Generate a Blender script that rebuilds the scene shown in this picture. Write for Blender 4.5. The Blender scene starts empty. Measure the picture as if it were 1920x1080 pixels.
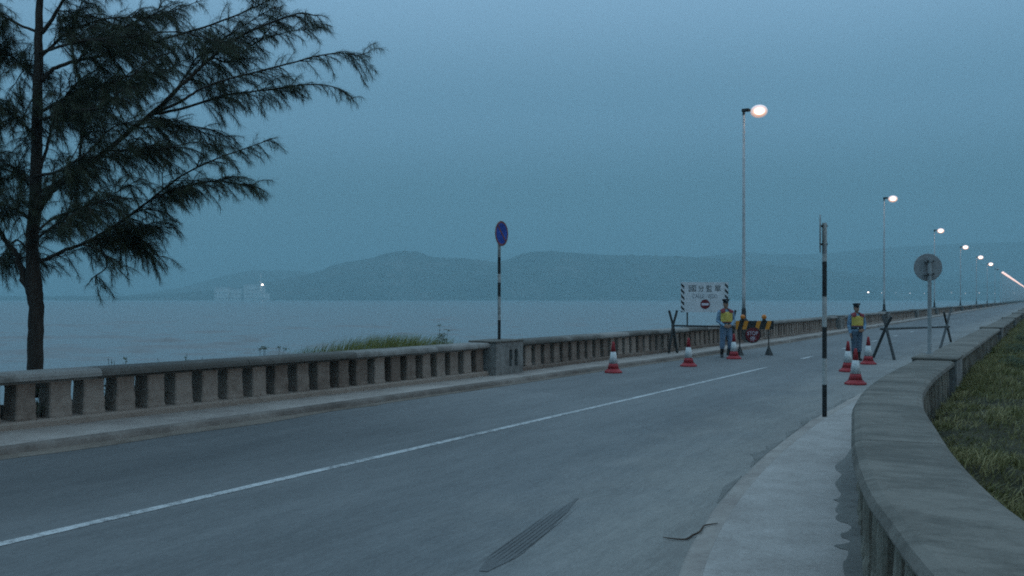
import bpy, math, random
import numpy as np
from mathutils import Vector, Matrix, noise

random.seed(7)
rng = np.random.default_rng(7)
S = bpy.context.scene
COL = S.collection

# ---------------------------------------------------------------- camera
F = 1700.0                # focal length in photo pixels (photo is 1920 wide)
HOR = 561.0               # photo row of the horizon
EYE = 1.75
cam = bpy.data.cameras.new('camera')
cam.sensor_width = 36.0
cam.lens = F / 1920 * 36
cam.shift_y = (HOR - 540) / 1920
cam.clip_start = 0.1
cam.clip_end = 20000
co = bpy.data.objects.new('camera', cam)
co.location = (0, 0, EYE)
co.rotation_euler = (math.pi / 2, 0, 0)
COL.objects.link(co)
S.camera = co

# ---------------------------------------------------------------- world, sun, exposure
SUN_EL, SUN_ROT = math.radians(7.0), math.radians(117.0)
w = bpy.data.worlds.new('World')
S.world = w
w.use_nodes = True
nt = w.node_tree
nt.nodes.clear()
N = nt.nodes.new
out = N('ShaderNodeOutputWorld')
bg = N('ShaderNodeBackground')
bg.inputs['Strength'].default_value = 0.1
sky = N('ShaderNodeTexSky')
sky.sky_type = 'NISHITA'
sky.sun_disc = False
sky.sun_elevation = SUN_EL
sky.sun_rotation = SUN_ROT
sky.air_density = 1.0
sky.dust_density = 2.0
sky.ozone_density = 4.0
geo = N('ShaderNodeTexCoord')
sep = N('ShaderNodeSeparateXYZ')
ramp = N('ShaderNodeValToRGB')
ramp.color_ramp.interpolation = 'EASE'
e = ramp.color_ramp.elements
e[0].position = 0.0
e[0].color = (0.051, 0.128, 0.176, 1)
e[1].position = 1.0
e[1].color = (0.69, 1.04, 1.36, 1)
k = e.new(0.10); k.color = (0.099, 0.225, 0.314, 1)
k = e.new(0.20); k.color = (0.160, 0.328, 0.478, 1)
k = e.new(0.34); k.color = (0.262, 0.470, 0.680, 1)
mul = N('ShaderNodeVectorMath'); mul.operation = 'SCALE'; mul.inputs['Scale'].default_value = 10.0
# a soft unevenness in the overcast
ns = N('ShaderNodeTexNoise'); ns.inputs['Scale'].default_value = 2.2; ns.inputs['Detail'].default_value = 3.0
mr = N('ShaderNodeMapRange'); mr.inputs['To Min'].default_value = 0.94; mr.inputs['To Max'].default_value = 1.06
mul2 = N('ShaderNodeVectorMath'); mul2.operation = 'SCALE'
mix = N('ShaderNodeMix'); mix.data_type = 'RGBA'; mix.inputs['Factor'].default_value = 0.04
L = nt.links.new
L(geo.outputs['Generated'], sep.inputs[0])
L(sep.outputs['Z'], ramp.inputs['Fac'])
L(ramp.outputs['Color'], mul.inputs[0])
L(geo.outputs['Generated'], ns.inputs['Vector'])
L(ns.outputs['Fac'], mr.inputs['Value'])
L(mul.outputs[0], mul2.inputs[0])
L(mr.outputs[0], mul2.inputs['Scale'])
L(mul2.outputs[0], mix.inputs[6])
L(sky.outputs['Color'], mix.inputs[7])
L(mix.outputs[2], bg.inputs['Color'])
L(bg.outputs[0], out.inputs['Surface'])

sd = bpy.data.lights.new('sun', 'SUN')
sd.energy = 0.45
sd.angle = math.radians(40)
sd.color = (1.0, 0.74, 0.56)
so = bpy.data.objects.new('sun', sd)
COL.objects.link(so)
sx, sy, sz = math.sin(SUN_ROT) * math.cos(SUN_EL), math.cos(SUN_ROT) * math.cos(SUN_EL), math.sin(SUN_EL)
so.rotation_euler = Vector((sx, sy, sz)).to_track_quat('Z', 'Y').to_euler()

S.view_settings.view_transform = 'Standard'
S.view_settings.look = 'None'
S.view_settings.exposure = 0.0
S.view_settings.gamma = 1.0
S.view_settings.use_curve_mapping = False
S.cycles.use_denoising = False     # the film grain of the photograph suits an undenoised render
S.cycles.max_bounces = 6
S.cycles.volume_bounces = 1
S.cycles.filter_width = 1.9

HAZE_D = 0.00043
HAZE_C = (0.425, 0.66, 0.72)

# ---------------------------------------------------------------- helpers
U = np.array([0.505, 0.863]); U /= np.linalg.norm(U)
NR = np.array([U[1], -U[0]])          # to the right of the road


def RP(s, t, z=0.0):
    p = U * s + NR * t
    return Vector((p[0], p[1], z))


def gp(x, y, z=0.0):                   # photo pixel on the level z
    Y = F * (EYE - z) / (y - HOR)
    return Vector(((x - 960) / F * Y, Y, z))


def at(x, y, Y):                       # photo pixel at distance Y
    return Vector(((x - 960) / F * Y, Y, EYE + (HOR - y) / F * Y))


def st(p):
    v = np.array([p[0], p[1]])
    return float(v @ U), float(v @ NR)


def curve(keys):
    """monotone cubic through (s, t) keys"""
    xs = np.array([k[0] for k in keys], float); ys = np.array([k[1] for k in keys], float)
    h = np.diff(xs); d = np.diff(ys) / h
    m = np.zeros(len(xs)); m[0] = d[0]; m[-1] = d[-1]
    for i in range(1, len(xs) - 1):
        if d[i - 1] * d[i] > 0:
            w1 = 2 * h[i] + h[i - 1]; w2 = h[i] + 2 * h[i - 1]
            m[i] = (w1 + w2) / (w1 / d[i - 1] + w2 / d[i])

    def f(s):
        s = np.asarray(s, float)
        i = np.clip(np.searchsorted(xs, s) - 1, 0, len(h) - 1)
        u = (s - xs[i]) / h[i]
        lo = s < xs[0]; hi = s > xs[-1]
        r = ((1 + 2 * u) * (1 - u) ** 2 * ys[i] + u * (1 - u) ** 2 * h[i] * m[i]
             + u * u * (3 - 2 * u) * ys[i + 1] + u * u * (u - 1) * h[i] * m[i + 1])
        r = np.where(lo, ys[0] + (s - xs[0]) * m[0], r)
        r = np.where(hi, ys[-1] + (s - xs[-1]) * m[-1], r)
        return r
    return f


def mesh(name, vs, fs, mats, smooth=False, idx=None):
    m = bpy.data.meshes.new(name)
    m.from_pydata([tuple(v) for v in vs], [], fs)
    for a in (mats if isinstance(mats, (list, tuple)) else [mats]):
        m.materials.append(a)
    if idx is not None:
        m.polygons.foreach_set('material_index', idx)
    if smooth:
        m.polygons.foreach_set('use_smooth', [True] * len(m.polygons))
    m.update()
    return m


def link(name, me, parent=None, loc=None, rot=None):
    o = bpy.data.objects.new(name, me)
    COL.objects.link(o)
    if parent is not None:
        o.parent = parent
    if loc is not None:
        o.location = loc
    if rot is not None:
        o.rotation_euler = rot
    return o


def thing(name, label, cat, loc=(0, 0, 0), rz=0.0, group=None):
    o = bpy.data.objects.new(name, None)
    o.empty_display_size = 0.2
    COL.objects.link(o)
    o.location = loc
    o.rotation_euler = (0, 0, rz)
    tag(o, label, cat, group)
    return o


def tag(o, label, cat, group=None):
    o['label'] = label
    o['category'] = cat
    if group:
        o['group'] = group


def dup(root, loc, rz=None, label=None):
    r = root.copy(); COL.objects.link(r); r.location = loc
    if rz is not None:
        r.rotation_euler = (0, 0, rz)
    if label:
        r['label'] = label
    for ch in list(root.children):
        c = ch.copy(); COL.objects.link(c); c.parent = r
        for g in ch.children:
            d = g.copy(); COL.objects.link(d); d.parent = c
    return r


class MB:
    def __init__(s):
        s.v = []; s.f = []; s.i = []

    def add(s, vs, fs, mi=0):
        b = len(s.v)
        s.v += [tuple(v) for v in vs]
        s.f += [tuple(b + j for j in f) for f in fs]
        s.i += [mi] * len(fs)
        return s

    def box(s, lo, hi, mi=0, M=None, bev=0.0):
        x0, y0, z0 = lo; x1, y1, z1 = hi
        if bev > 0:
            b = bev
            pr = [(x0 + b, y0), (x1 - b, y0), (x1, y0 + b), (x1, y1 - b), (x1 - b, y1), (x0 + b, y1), (x0, y1 - b), (x0, y0 + b)]
            cx, cy = (x0 + x1) / 2, (y0 + y1) / 2
            ins = lambda p: (cx + (p[0] - cx) * (1 - 2 * b / (x1 - x0)), cy + (p[1] - cy) * (1 - 2 * b / (y1 - y0)))
            rings = [[ins(p) + (z0,) for p in pr], [p + (z0 + b,) for p in pr], [p + (z1 - b,) for p in pr], [ins(p) + (z1,) for p in pr]]
            v = [q for r in rings for q in r]
            f = [tuple(reversed(range(8)))]
            for k in range(3):
                for j in range(8):
                    f.append((k * 8 + j, k * 8 + (j + 1) % 8, k * 8 + 8 + (j + 1) % 8, k * 8 + 8 + j))
            f.append(tuple(range(24, 32)))
        else:
            v = [(x0, y0, z0), (x1, y0, z0), (x1, y1, z0), (x0, y1, z0), (x0, y0, z1), (x1, y0, z1), (x1, y1, z1), (x0, y1, z1)]
            f = [(3, 2, 1, 0), (4, 5, 6, 7), (0, 1, 5, 4), (1, 2, 6, 5), (2, 3, 7, 6), (3, 0, 4, 7)]
        if M is not None:
            v = [M @ Vector(q) for q in v]
        return s.add(v, f, mi)

    def tube(s, pts, rad, n=10, mi=0, cap=True, squash=None):
        pts = [Vector(p) for p in pts]
        if not isinstance(rad, (list, tuple)):
            rad = [rad] * len(pts)
        vs = []; fs = []
        prev = None
        for i, p in enumerate(pts):
            a = pts[max(i - 1, 0)]; b = pts[min(i + 1, len(pts) - 1)]
            d = (b - a).normalized()
            if prev is None:
                ref = Vector((0, 0, 1)) if abs(d.z) < 0.9 else Vector((0, 1, 0))
                x = d.cross(ref).normalized()
            else:
                x = (prev - d * prev.dot(d)).normalized()
            prev = x
            y = d.cross(x)
            for j in range(n):
                an = 2 * math.pi * j / n
                vs.append(p + (x * math.cos(an) + y * math.sin(an)) * rad[i])
        for i in range(len(pts) - 1):
            for j in range(n):
                fs.append((i * n + j, i * n + (j + 1) % n, (i + 1) * n + (j + 1) % n, (i + 1) * n + j))
        if cap:
            fs.append(tuple(reversed(range(n))))
            fs.append(tuple(range((len(pts) - 1) * n, len(pts) * n)))
        return s.add(vs, fs, mi)

    def lathe(s, prof, n=20, mi=0, mis=None, M=None, sx=1, sy=1):
        vs = []; fs = []
        for r, z in prof:
            for j in range(n):
                a = 2 * math.pi * j / n
                v = Vector((r * math.cos(a) * sx, r * math.sin(a) * sy, z))
                vs.append(M @ v if M is not None else v)
        b = len(s.v)
        s.v += [tuple(v) for v in vs]
        for i in range(len(prof) - 1):
            for j in range(n):
                s.f.append((b + i * n + j, b + i * n + (j + 1) % n, b + (i + 1) * n + (j + 1) % n, b + (i + 1) * n + j))
                s.i.append(mis[i] if mis else mi)
        s.f.append(tuple(b + j for j in reversed(range(n)))); s.i.append(mis[0] if mis else mi)
        s.f.append(tuple(b + (len(prof) - 1) * n + j for j in range(n))); s.i.append(mis[-1] if mis else mi)
        return s

    def rings(s, rings, mi=0):
        """closed elliptical rings: (centre, rx, ry, tilt-axis x dir, y dir)"""
        n = len(rings[0]); vs = [p for r in rings for p in r]; fs = []
        for i in range(len(rings) - 1):
            for j in range(n):
                fs.append((i * n + j, i * n + (j + 1) % n, (i + 1) * n + (j + 1) % n, (i + 1) * n + j))
        fs.append(tuple(reversed(range(n))))
        fs.append(tuple(range((len(rings) - 1) * n, len(rings) * n)))
        return s.add(vs, fs, mi)

    def ball(s, c, r, n=12, m=8, mi=0):
        c = Vector(c)
        rx, ry, rz = r if isinstance(r, (list, tuple)) else (r, r, r)
        rs = []
        for i in range(m + 1):
            ph = math.pi * (i + 0.02) / (m + 0.04) - math.pi / 2
            rs.append([c + Vector((rx * math.cos(ph) * math.cos(2 * math.pi * j / n), ry * math.cos(ph) * math.sin(2 * math.pi * j / n), rz * math.sin(ph))) for j in range(n)])
        return s.rings(rs, mi)

    def mesh(s, name, mats, smooth=False):
        return mesh(name, s.v, s.f, mats, smooth, s.i)

    def build(s, name, mats, parent=None, smooth=False, loc=None, rot=None):
        return link(name, s.mesh(name, mats, smooth), parent, loc, rot)


# ---------------------------------------------------------------- materials
def mat(name, col, rough=0.8, spec=0.3, metal=0.0, emit=None, estr=0.0):
    m = bpy.data.materials.new(name); m.use_nodes = True
    b = m.node_tree.nodes['Principled BSDF']
    b.inputs['Base Color'].default_value = (*col, 1)
    b.inputs['Roughness'].default_value = rough
    b.inputs['Specular IOR Level'].default_value = spec
    b.inputs['Metallic'].default_value = metal
    if emit:
        b.inputs['Emission Color'].default_value = (*emit, 1)
        b.inputs['Emission Strength'].default_value = estr
    return m


def worn(name, cols, scales=(0.6, 6.0, 60.0), weights=(0.5, 0.3, 0.2), rough=0.85, spec=0.25, bump=0.3, bscale=90.0, stretch=(1, 1, 1), rot=0.0,
         coord='pos', objvar=0.0, speck=0.0, bdist=0.01):
    """base colour from a ramp over several sizes of noise, fine bump; coordinates in world space"""
    m = bpy.data.materials.new(name); m.use_nodes = True
    t = m.node_tree; n = t.nodes; l = t.links.new
    b = n['Principled BSDF']
    b.inputs['Specular IOR Level'].default_value = spec
    if coord == 'pos':
        g = n.new('ShaderNodeNewGeometry'); src = g.outputs['Position']
    else:
        g = n.new('ShaderNodeTexCoord'); src = g.outputs['Object']
    mp = n.new('ShaderNodeMapping'); mp.inputs['Scale'].default_value = stretch; mp.inputs['Rotation'].default_value = (0, 0, rot)
    # Mapping rotates after scaling: rotate first with its own node
    r0 = n.new('ShaderNodeMapping'); r0.inputs['Rotation'].default_value = (0, 0, rot)
    mp.inputs['Rotation'].default_value = (0, 0, 0)
    l(src, r0.inputs['Vector']); l(r0.outputs[0], mp.inputs['Vector'])
    acc = None
    for sc, wt in zip(scales, weights):
        q = n.new('ShaderNodeTexNoise'); q.inputs['Scale'].default_value = sc; q.inputs['Detail'].default_value = 4; q.inputs['Roughness'].default_value = 0.6
        l(mp.outputs[0], q.inputs['Vector'])
        mm = n.new('ShaderNodeMath'); mm.operation = 'MULTIPLY_ADD'; mm.inputs[1].default_value = wt
        l(q.outputs['Fac'], mm.inputs[0])
        if acc is None:
            mm.inputs[2].default_value = 0.5 - 0.5 * sum(weights)
        else:
            l(acc, mm.inputs[2])
        acc = mm.outputs[0]
    if objvar:
        oi = n.new('ShaderNodeObjectInfo')
        mm = n.new('ShaderNodeMath'); mm.operation = 'MULTIPLY_ADD'; mm.inputs[1].default_value = objvar
        sb = n.new('ShaderNodeMath'); sb.operation = 'SUBTRACT'; sb.inputs[1].default_value = objvar * 0.5
        l(oi.outputs['Random'], mm.inputs[0]); l(acc, mm.inputs[2]); l(mm.outputs[0], sb.inputs[0]); acc = sb.outputs[0]
    rp = n.new('ShaderNodeValToRGB')
    el = rp.color_ramp.elements
    k = len(cols)
    for i, c in enumerate(cols):
        pos = 0.385 + 0.23 * i / (k - 1)
        if i < 2:
            el[i].position = pos if i == 0 else pos
            el[i].color = (*c, 1)
        else:
            x = el.new(pos); x.color = (*c, 1)
    l(acc, rp.inputs['Fac'])
    l(rp.outputs[0], b.inputs['Base Color'])
    b.inputs['Roughness'].default_value = rough
    if bump:
        q = n.new('ShaderNodeTexNoise'); q.inputs['Scale'].default_value = bscale; q.inputs['Detail'].default_value = 5
        l(src, q.inputs['Vector'])
        bp = n.new('ShaderNodeBump'); bp.inputs['Strength'].default_value = bump; bp.inputs['Distance'].default_value = bdist
        l(q.outputs['Fac'], bp.inputs['Height'])
        l(bp.outputs[0], b.inputs['Normal'])
    return m


ROADROT = -math.atan2(U[1], U[0])
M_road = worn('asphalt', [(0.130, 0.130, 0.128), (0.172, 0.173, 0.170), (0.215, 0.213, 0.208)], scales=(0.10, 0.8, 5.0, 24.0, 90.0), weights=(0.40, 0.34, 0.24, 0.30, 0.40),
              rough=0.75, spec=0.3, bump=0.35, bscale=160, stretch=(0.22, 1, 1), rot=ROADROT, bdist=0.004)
# shade and vignette painted into the near sea-side lane, dust towards the right kerb
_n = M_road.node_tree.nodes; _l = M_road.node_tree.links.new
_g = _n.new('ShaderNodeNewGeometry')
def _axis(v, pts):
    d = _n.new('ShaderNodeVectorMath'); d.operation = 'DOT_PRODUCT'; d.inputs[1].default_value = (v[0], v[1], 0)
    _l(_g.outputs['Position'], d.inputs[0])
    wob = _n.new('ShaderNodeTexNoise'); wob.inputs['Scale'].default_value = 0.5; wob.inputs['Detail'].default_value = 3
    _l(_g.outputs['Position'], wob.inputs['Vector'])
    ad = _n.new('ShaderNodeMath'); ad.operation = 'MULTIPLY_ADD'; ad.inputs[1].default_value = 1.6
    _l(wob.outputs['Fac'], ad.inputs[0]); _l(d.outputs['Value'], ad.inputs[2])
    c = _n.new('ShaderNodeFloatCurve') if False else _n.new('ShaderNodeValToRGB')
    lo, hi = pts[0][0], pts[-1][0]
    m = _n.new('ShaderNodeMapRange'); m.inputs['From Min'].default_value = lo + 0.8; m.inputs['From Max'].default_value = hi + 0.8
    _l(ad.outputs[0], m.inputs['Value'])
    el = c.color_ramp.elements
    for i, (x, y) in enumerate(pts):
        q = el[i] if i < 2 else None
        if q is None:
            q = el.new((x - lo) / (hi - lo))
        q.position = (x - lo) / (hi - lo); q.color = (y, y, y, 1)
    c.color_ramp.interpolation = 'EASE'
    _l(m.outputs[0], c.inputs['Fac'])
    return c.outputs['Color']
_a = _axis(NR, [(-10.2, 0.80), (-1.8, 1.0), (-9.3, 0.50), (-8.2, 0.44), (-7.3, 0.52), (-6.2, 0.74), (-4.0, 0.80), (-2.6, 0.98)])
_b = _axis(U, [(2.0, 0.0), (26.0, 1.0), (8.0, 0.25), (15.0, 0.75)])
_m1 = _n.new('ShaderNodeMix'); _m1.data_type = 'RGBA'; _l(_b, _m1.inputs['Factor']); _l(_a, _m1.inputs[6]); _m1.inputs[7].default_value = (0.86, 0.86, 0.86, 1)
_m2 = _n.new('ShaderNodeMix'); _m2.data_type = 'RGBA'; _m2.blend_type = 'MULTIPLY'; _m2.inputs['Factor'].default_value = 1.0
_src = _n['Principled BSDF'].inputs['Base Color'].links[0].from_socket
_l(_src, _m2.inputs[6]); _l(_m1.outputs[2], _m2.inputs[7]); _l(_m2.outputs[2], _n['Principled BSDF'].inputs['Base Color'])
_at = _n.new('ShaderNodeAttribute'); _at.attribute_name = 'from_kerb'
_w = _n.new('ShaderNodeTexNoise'); _w.inputs['Scale'].default_value = 1.1; _w.inputs['Detail'].default_value = 5
_l(_g.outputs['Position'], _w.inputs['Vector'])
_ad = _n.new('ShaderNodeMath'); _ad.operation = 'MULTIPLY_ADD'; _ad.inputs[1].default_value = 2.0
_l(_w.outputs['Fac'], _ad.inputs[0]); _l(_at.outputs['Fac'], _ad.inputs[2])
_mr = _n.new('ShaderNodeMapRange'); _mr.interpolation_type = 'SMOOTHSTEP'
for _k, _v in (('From Min', 0.8), ('From Max', 3.2), ('To Min', 1.0), ('To Max', 0.0)):
    _mr.inputs[_k].default_value = _v
_l(_ad.outputs[0], _mr.inputs['Value'])
_m3 = _n.new('ShaderNodeMix'); _m3.data_type = 'RGBA'; _l(_mr.outputs[0], _m3.inputs['Factor'])
_m4 = _n.new('ShaderNodeMix'); _m4.data_type = 'RGBA'; _m4.blend_type = 'MULTIPLY'; _m4.inputs['Factor'].default_value = 1.0
_l(_src, _m4.inputs[6]); _m4.inputs[7].default_value = (1.32, 1.22, 1.12, 1)
_l(_m2.outputs[2], _m3.inputs[6]); _l(_m4.outputs[2], _m3.inputs[7]); _l(_m3.outputs[2], _n['Principled BSDF'].inputs['Base Color'])
M_pave = worn('pavement_concrete', [(0.26, 0.23, 0.21), (0.33, 0.30, 0.275), (0.395, 0.36, 0.335)], scales=(0.5, 3.0, 25.0, 150.0), weights=(0.5, 0.35, 0.3, 0.35), rough=0.85, bump=0.4, bscale=120, bdist=0.005)
M_side = worn('sidewalk_concrete', [(0.225, 0.19, 0.17), (0.30, 0.262, 0.232), (0.365, 0.32, 0.285)], scales=(0.4, 2.5, 18.0), weights=(0.5, 0.4, 0.2), rough=0.88, bump=0.3, bscale=90, bdist=0.004)
M_kerb = worn('kerb_stone', [(0.095, 0.077, 0.064), (0.15, 0.125, 0.107), (0.215, 0.185, 0.16)], scales=(0.5, 3.5, 24.0), weights=(0.5, 0.4, 0.2), rough=0.9, bump=0.4, bscale=60)
M_balu = worn('baluster_concrete', [(0.155, 0.116, 0.092), (0.222, 0.173, 0.140), (0.285, 0.23, 0.19)], scales=(1.5, 9.0, 60.0), weights=(0.45, 0.35, 0.25), rough=0.92, bump=0.8, bscale=40, objvar=0.26, bdist=0.016)
M_pier = worn('pier_concrete', [(0.13, 0.122, 0.11), (0.185, 0.176, 0.162), (0.24, 0.228, 0.21)], scales=(1.5, 6.0, 40.0), weights=(0.5, 0.4, 0.3), rough=0.9, bump=0.5, bscale=50, bdist=0.01)
M_balr = worn('right_baluster_concrete', [(0.11, 0.098, 0.076), (0.165, 0.15, 0.12), (0.225, 0.205, 0.166)], scales=(1.5, 9.0, 60.0), weights=(0.5, 0.4, 0.3), rough=0.92, bump=0.6, bscale=45, objvar=0.2, bdist=0.012)
M_rail = worn('rail_concrete', [(0.10, 0.092, 0.08), (0.155, 0.143, 0.127), (0.25, 0.235, 0.215)], scales=(1.1, 5.0, 40.0), weights=(0.4, 0.35, 0.2), rough=0.9, bump=0.5, bscale=60, objvar=0.32, bdist=0.008)
M_cope = worn('coping_concrete', [(0.105, 0.095, 0.08), (0.145, 0.130, 0.110), (0.19, 0.170, 0.145)], scales=(1.0, 4.0, 20.0, 140.0), weights=(0.60, 0.5, 0.35, 0.35), rough=0.88, bump=0.4, bscale=110, stretch=(1.0, 0.5, 1), rot=ROADROT, bdist=0.006)
M_paint = worn('road_paint', [(0.17, 0.17, 0.168), (0.40, 0.40, 0.39), (0.50, 0.50, 0.49)], scales=(1.5, 12.0, 50.0), weights=(0.4, 0.5, 0.5), rough=0.7, bump=0.1)
M_tyre = worn('tyre_mark', [(0.098, 0.096, 0.093), (0.114, 0.112, 0.109), (0.134, 0.131, 0.126)], scales=(3.0, 30.0), weights=(0.5, 0.4), rough=0.8, bump=0.1)
M_rubber = worn('rubber_film', [(0.105, 0.104, 0.102), (0.122, 0.121, 0.118), (0.145, 0.143, 0.139)], scales=(4.0, 30.0, 120.0), weights=(0.4, 0.4, .3), rough=0.8, bump=0.1)
M_stain = worn('wet_stain', [(0.125, 0.12, 0.108), (0.165, 0.157, 0.142), (0.20, 0.19, 0.172)], scales=(2.0, 15.0), weights=(0.5, 0.4), rough=0.7, bump=0.2)
M_dirt = worn('road_dirt', [(0.11, 0.085, 0.065), (0.155, 0.125, 0.10), (0.20, 0.165, 0.135)], scales=(1.0, 8.0), weights=(0.5, 0.4), rough=0.95, bump=0.3)
M_smudge = worn('dirt_smudge', [(0.13, 0.125, 0.113), (0.165, 0.158, 0.145), (0.21, 0.20, 0.185)], scales=(2.0, 12.0, 60.0), weights=(0.5, 0.4, 0.4), rough=0.95, bump=0.2)
M_soil = worn('bank_soil', [(0.022, 0.022, 0.010), (0.040, 0.036, 0.018), (0.065, 0.056, 0.032)], scales=(0.7, 4.0, 30.0), weights=(0.5, 0.4, 0.3), rough=0.95, bump=0.8, bscale=20, bdist=0.05)
M_rock = worn('rock', [(0.03, 0.028, 0.025), (0.055, 0.05, 0.045), (0.09, 0.08, 0.07)], scales=(1.5, 8.0), weights=(0.5, 0.4), rough=0.9, bump=0.6, bscale=14, bdist=0.03)
M_bark = worn('bark', [(0.022, 0.018, 0.014), (0.04, 0.033, 0.027), (0.06, 0.05, 0.04)], scales=(6.0, 30.0), weights=(0.5, 0.4), rough=0.95, bump=0.8, bscale=40, stretch=(1, 1, 0.25), bdist=0.02)
M_hill = worn('hill_forest', [(0.010, 0.016, 0.010), (0.028, 0.038, 0.022), (0.045, 0.05, 0.035), (0.12, 0.11, 0.09)], scales=(0.006, 0.03, 0.1), weights=(0.45, 0.4, 0.3), rough=1.0, spec=0.0, bump=0)
M_wallw = worn('factory_wall', [(0.45, 0.45, 0.43), (0.6, 0.6, 0.57), (0.7, 0.7, 0.67)], scales=(0.05, 0.3), weights=(0.5, 0.4), rough=0.9, bump=0)
M_roofg = mat('factory_roof', (0.22, 0.22, 0.22), 0.9)
M_glassd = mat('window_glass', (0.05, 0.06, 0.07), 0.2, 0.5)
M_blk = worn('black_paint', [(0.012, 0.013, 0.013), (0.022, 0.023, 0.022), (0.04, 0.04, 0.038)], scales=(4.0, 30.0), weights=(0.5, 0.4), rough=0.6, bump=0.1)
M_wht = worn('white_paint', [(0.26, 0.265, 0.25), (0.36, 0.36, 0.34), (0.44, 0.44, 0.42)], scales=(4.0, 30.0), weights=(0.5, 0.4), rough=0.55, bump=0.1)
M_dirtywht = worn('dirty_white_paint', [(0.14, 0.15, 0.14), (0.26, 0.27, 0.26), (0.40, 0.40, 0.38)], scales=(5.0, 25.0), weights=(0.5, 0.5), rough=0.6, bump=0.1)
M_steel = worn('galvanised_steel', [(0.20, 0.22, 0.22), (0.27, 0.29, 0.29), (0.34, 0.35, 0.35)], scales=(3.0, 20.0), weights=(0.5, 0.4), rough=0.5, bump=0.1)
M_pole = worn('lamp_pole_paint', [(0.34, 0.36, 0.36), (0.42, 0.44, 0.44), (0.50, 0.51, 0.51)], scales=(3.0, 20.0), weights=(0.5, 0.4), rough=0.5, bump=0.0)
M_sback = worn('sign_back_metal', [(0.20, 0.205, 0.205), (0.245, 0.25, 0.25), (0.29, 0.295, 0.29)], scales=(4.0, 20.0), weights=(0.5, 0.4), rough=0.5, bump=0)
M_dsteel = worn('dark_steel', [(0.020, 0.022, 0.022), (0.032, 0.034, 0.033), (0.05, 0.05, 0.047)], scales=(4.0, 30.0), weights=(0.5, 0.4), rough=0.6, bump=0.1)
M_blue = worn('sign_blue', [(0.012, 0.035, 0.20), (0.018, 0.05, 0.27), (0.03, 0.07, 0.32)], scales=(4.0, 20.0), weights=(0.5, 0.4), rough=0.4, bump=0)
M_signred = worn('sign_red', [(0.13, 0.035, 0.04), (0.18, 0.05, 0.052), (0.22, 0.065, 0.065)], scales=(4.0, 20.0), weights=(0.5, 0.4), rough=0.45, bump=0)
M_stopred = worn('stop_red', [(0.09, 0.010, 0.014), (0.13, 0.014, 0.018), (0.16, 0.02, 0.024)], scales=(4.0, 20.0), weights=(0.5, 0.4), rough=0.45, bump=0)
M_board = worn('board_white', [(0.45, 0.48, 0.49), (0.53, 0.56, 0.57), (0.60, 0.62, 0.63)], scales=(2.0, 12.0), weights=(0.5, 0.4), rough=0.6, bump=0)
M_print = mat('print_black', (0.02, 0.024, 0.024), 0.6)
M_thin = mat('print_grey', (0.11, 0.13, 0.15), 0.6)
M_offw = mat('print_white', (0.55, 0.52, 0.58), 0.6)
M_cone = worn('cone_red', [(0.22, 0.020, 0.026), (0.30, 0.028, 0.034), (0.36, 0.05, 0.05)], scales=(5.0, 25.0), weights=(0.5, 0.4), rough=0.55, bump=0.05, coord='obj')
M_conew = worn('cone_white', [(0.40, 0.42, 0.42), (0.52, 0.54, 0.53), (0.60, 0.60, 0.58)], scales=(6.0, 25.0), weights=(0.5, 0.4), rough=0.4, bump=0.05, coord='obj')
M_orange = worn('board_orange', [(0.42, 0.16, 0.016), (0.56, 0.22, 0.024), (0.64, 0.27, 0.04)], scales=(4.0, 20.0), weights=(0.5, 0.4), rough=0.5, bump=0)
M_amber = mat('amber_lens', (0.55, 0.17, 0.015), 0.25, 0.5)
M_lamp = mat('lamp_glow', (0.8, 0.8, 0.8), 0.4, emit=(1.0, 0.74, 0.58), estr=9.0)
M_lampedge = mat('lamp_housing_glow', (0.3, 0.25, 0.2), 0.5, emit=(1.0, 0.45, 0.25), estr=0.55)
def bloom_rim(m, rim, rs):  # lens halo painted into the bowl's emission, fading to a warm rim
    n = m.node_tree.nodes; l = m.node_tree.links.new; b = n['Principled BSDF']
    lw = n.new('ShaderNodeLayerWeight'); lw.inputs['Blend'].default_value = 0.5
    rp = n.new('ShaderNodeValToRGB'); el = rp.color_ramp.elements
    c = tuple(b.inputs['Emission Color'].default_value)
    el[0].position = 0.05; el[0].color = c; el[1].position = 0.90; el[1].color = (*rim, 1)
    q = el.new(0.16); q.color = (0.16, 0.084, 0.055, 1)
    q = el.new(0.34); q.color = (0.066, 0.037, 0.027, 1)
    l(lw.outputs['Facing'], rp.inputs['Fac']); l(rp.outputs['Color'], b.inputs['Emission Color'])
    return m


bloom_rim(M_lamp, (0.034, 0.028, 0.026), 1)
M_lampfar = mat('far_lamp_glow', (0.8, 0.8, 0.8), 0.4, emit=(1.0, 0.62, 0.50), estr=1.15)
M_unlit = mat('lamp_unlit', (0.35, 0.36, 0.36), 0.3)
M_shorel = mat('shore_light', (0.8, 0.8, 0.8), 0.4, emit=(1.0, 0.85, 0.75), estr=9.0)
M_shored = mat('shore_light_dim', (0.8, 0.8, 0.8), 0.4, emit=(1.0, 0.85, 0.75), estr=1.1)
M_skin = worn('skin', [(0.24, 0.13, 0.085), (0.30, 0.17, 0.115), (0.35, 0.21, 0.15)], scales=(8.0, 30.0), weights=(0.5, 0.4), rough=0.55, bump=0)
M_shirt = worn('shirt_blue', [(0.13, 0.21, 0.29), (0.17, 0.27, 0.36), (0.21, 0.32, 0.42)], scales=(5.0, 18.0), weights=(0.6, 0.4), rough=0.85, bump=1.0, bscale=12, bdist=0.05)
M_trou = worn('trouser_blue', [(0.085, 0.13, 0.19), (0.12, 0.175, 0.245), (0.155, 0.215, 0.29)], scales=(5.0, 18.0), weights=(0.6, 0.4), rough=0.85, bump=1.0, bscale=10, bdist=0.05)
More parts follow.
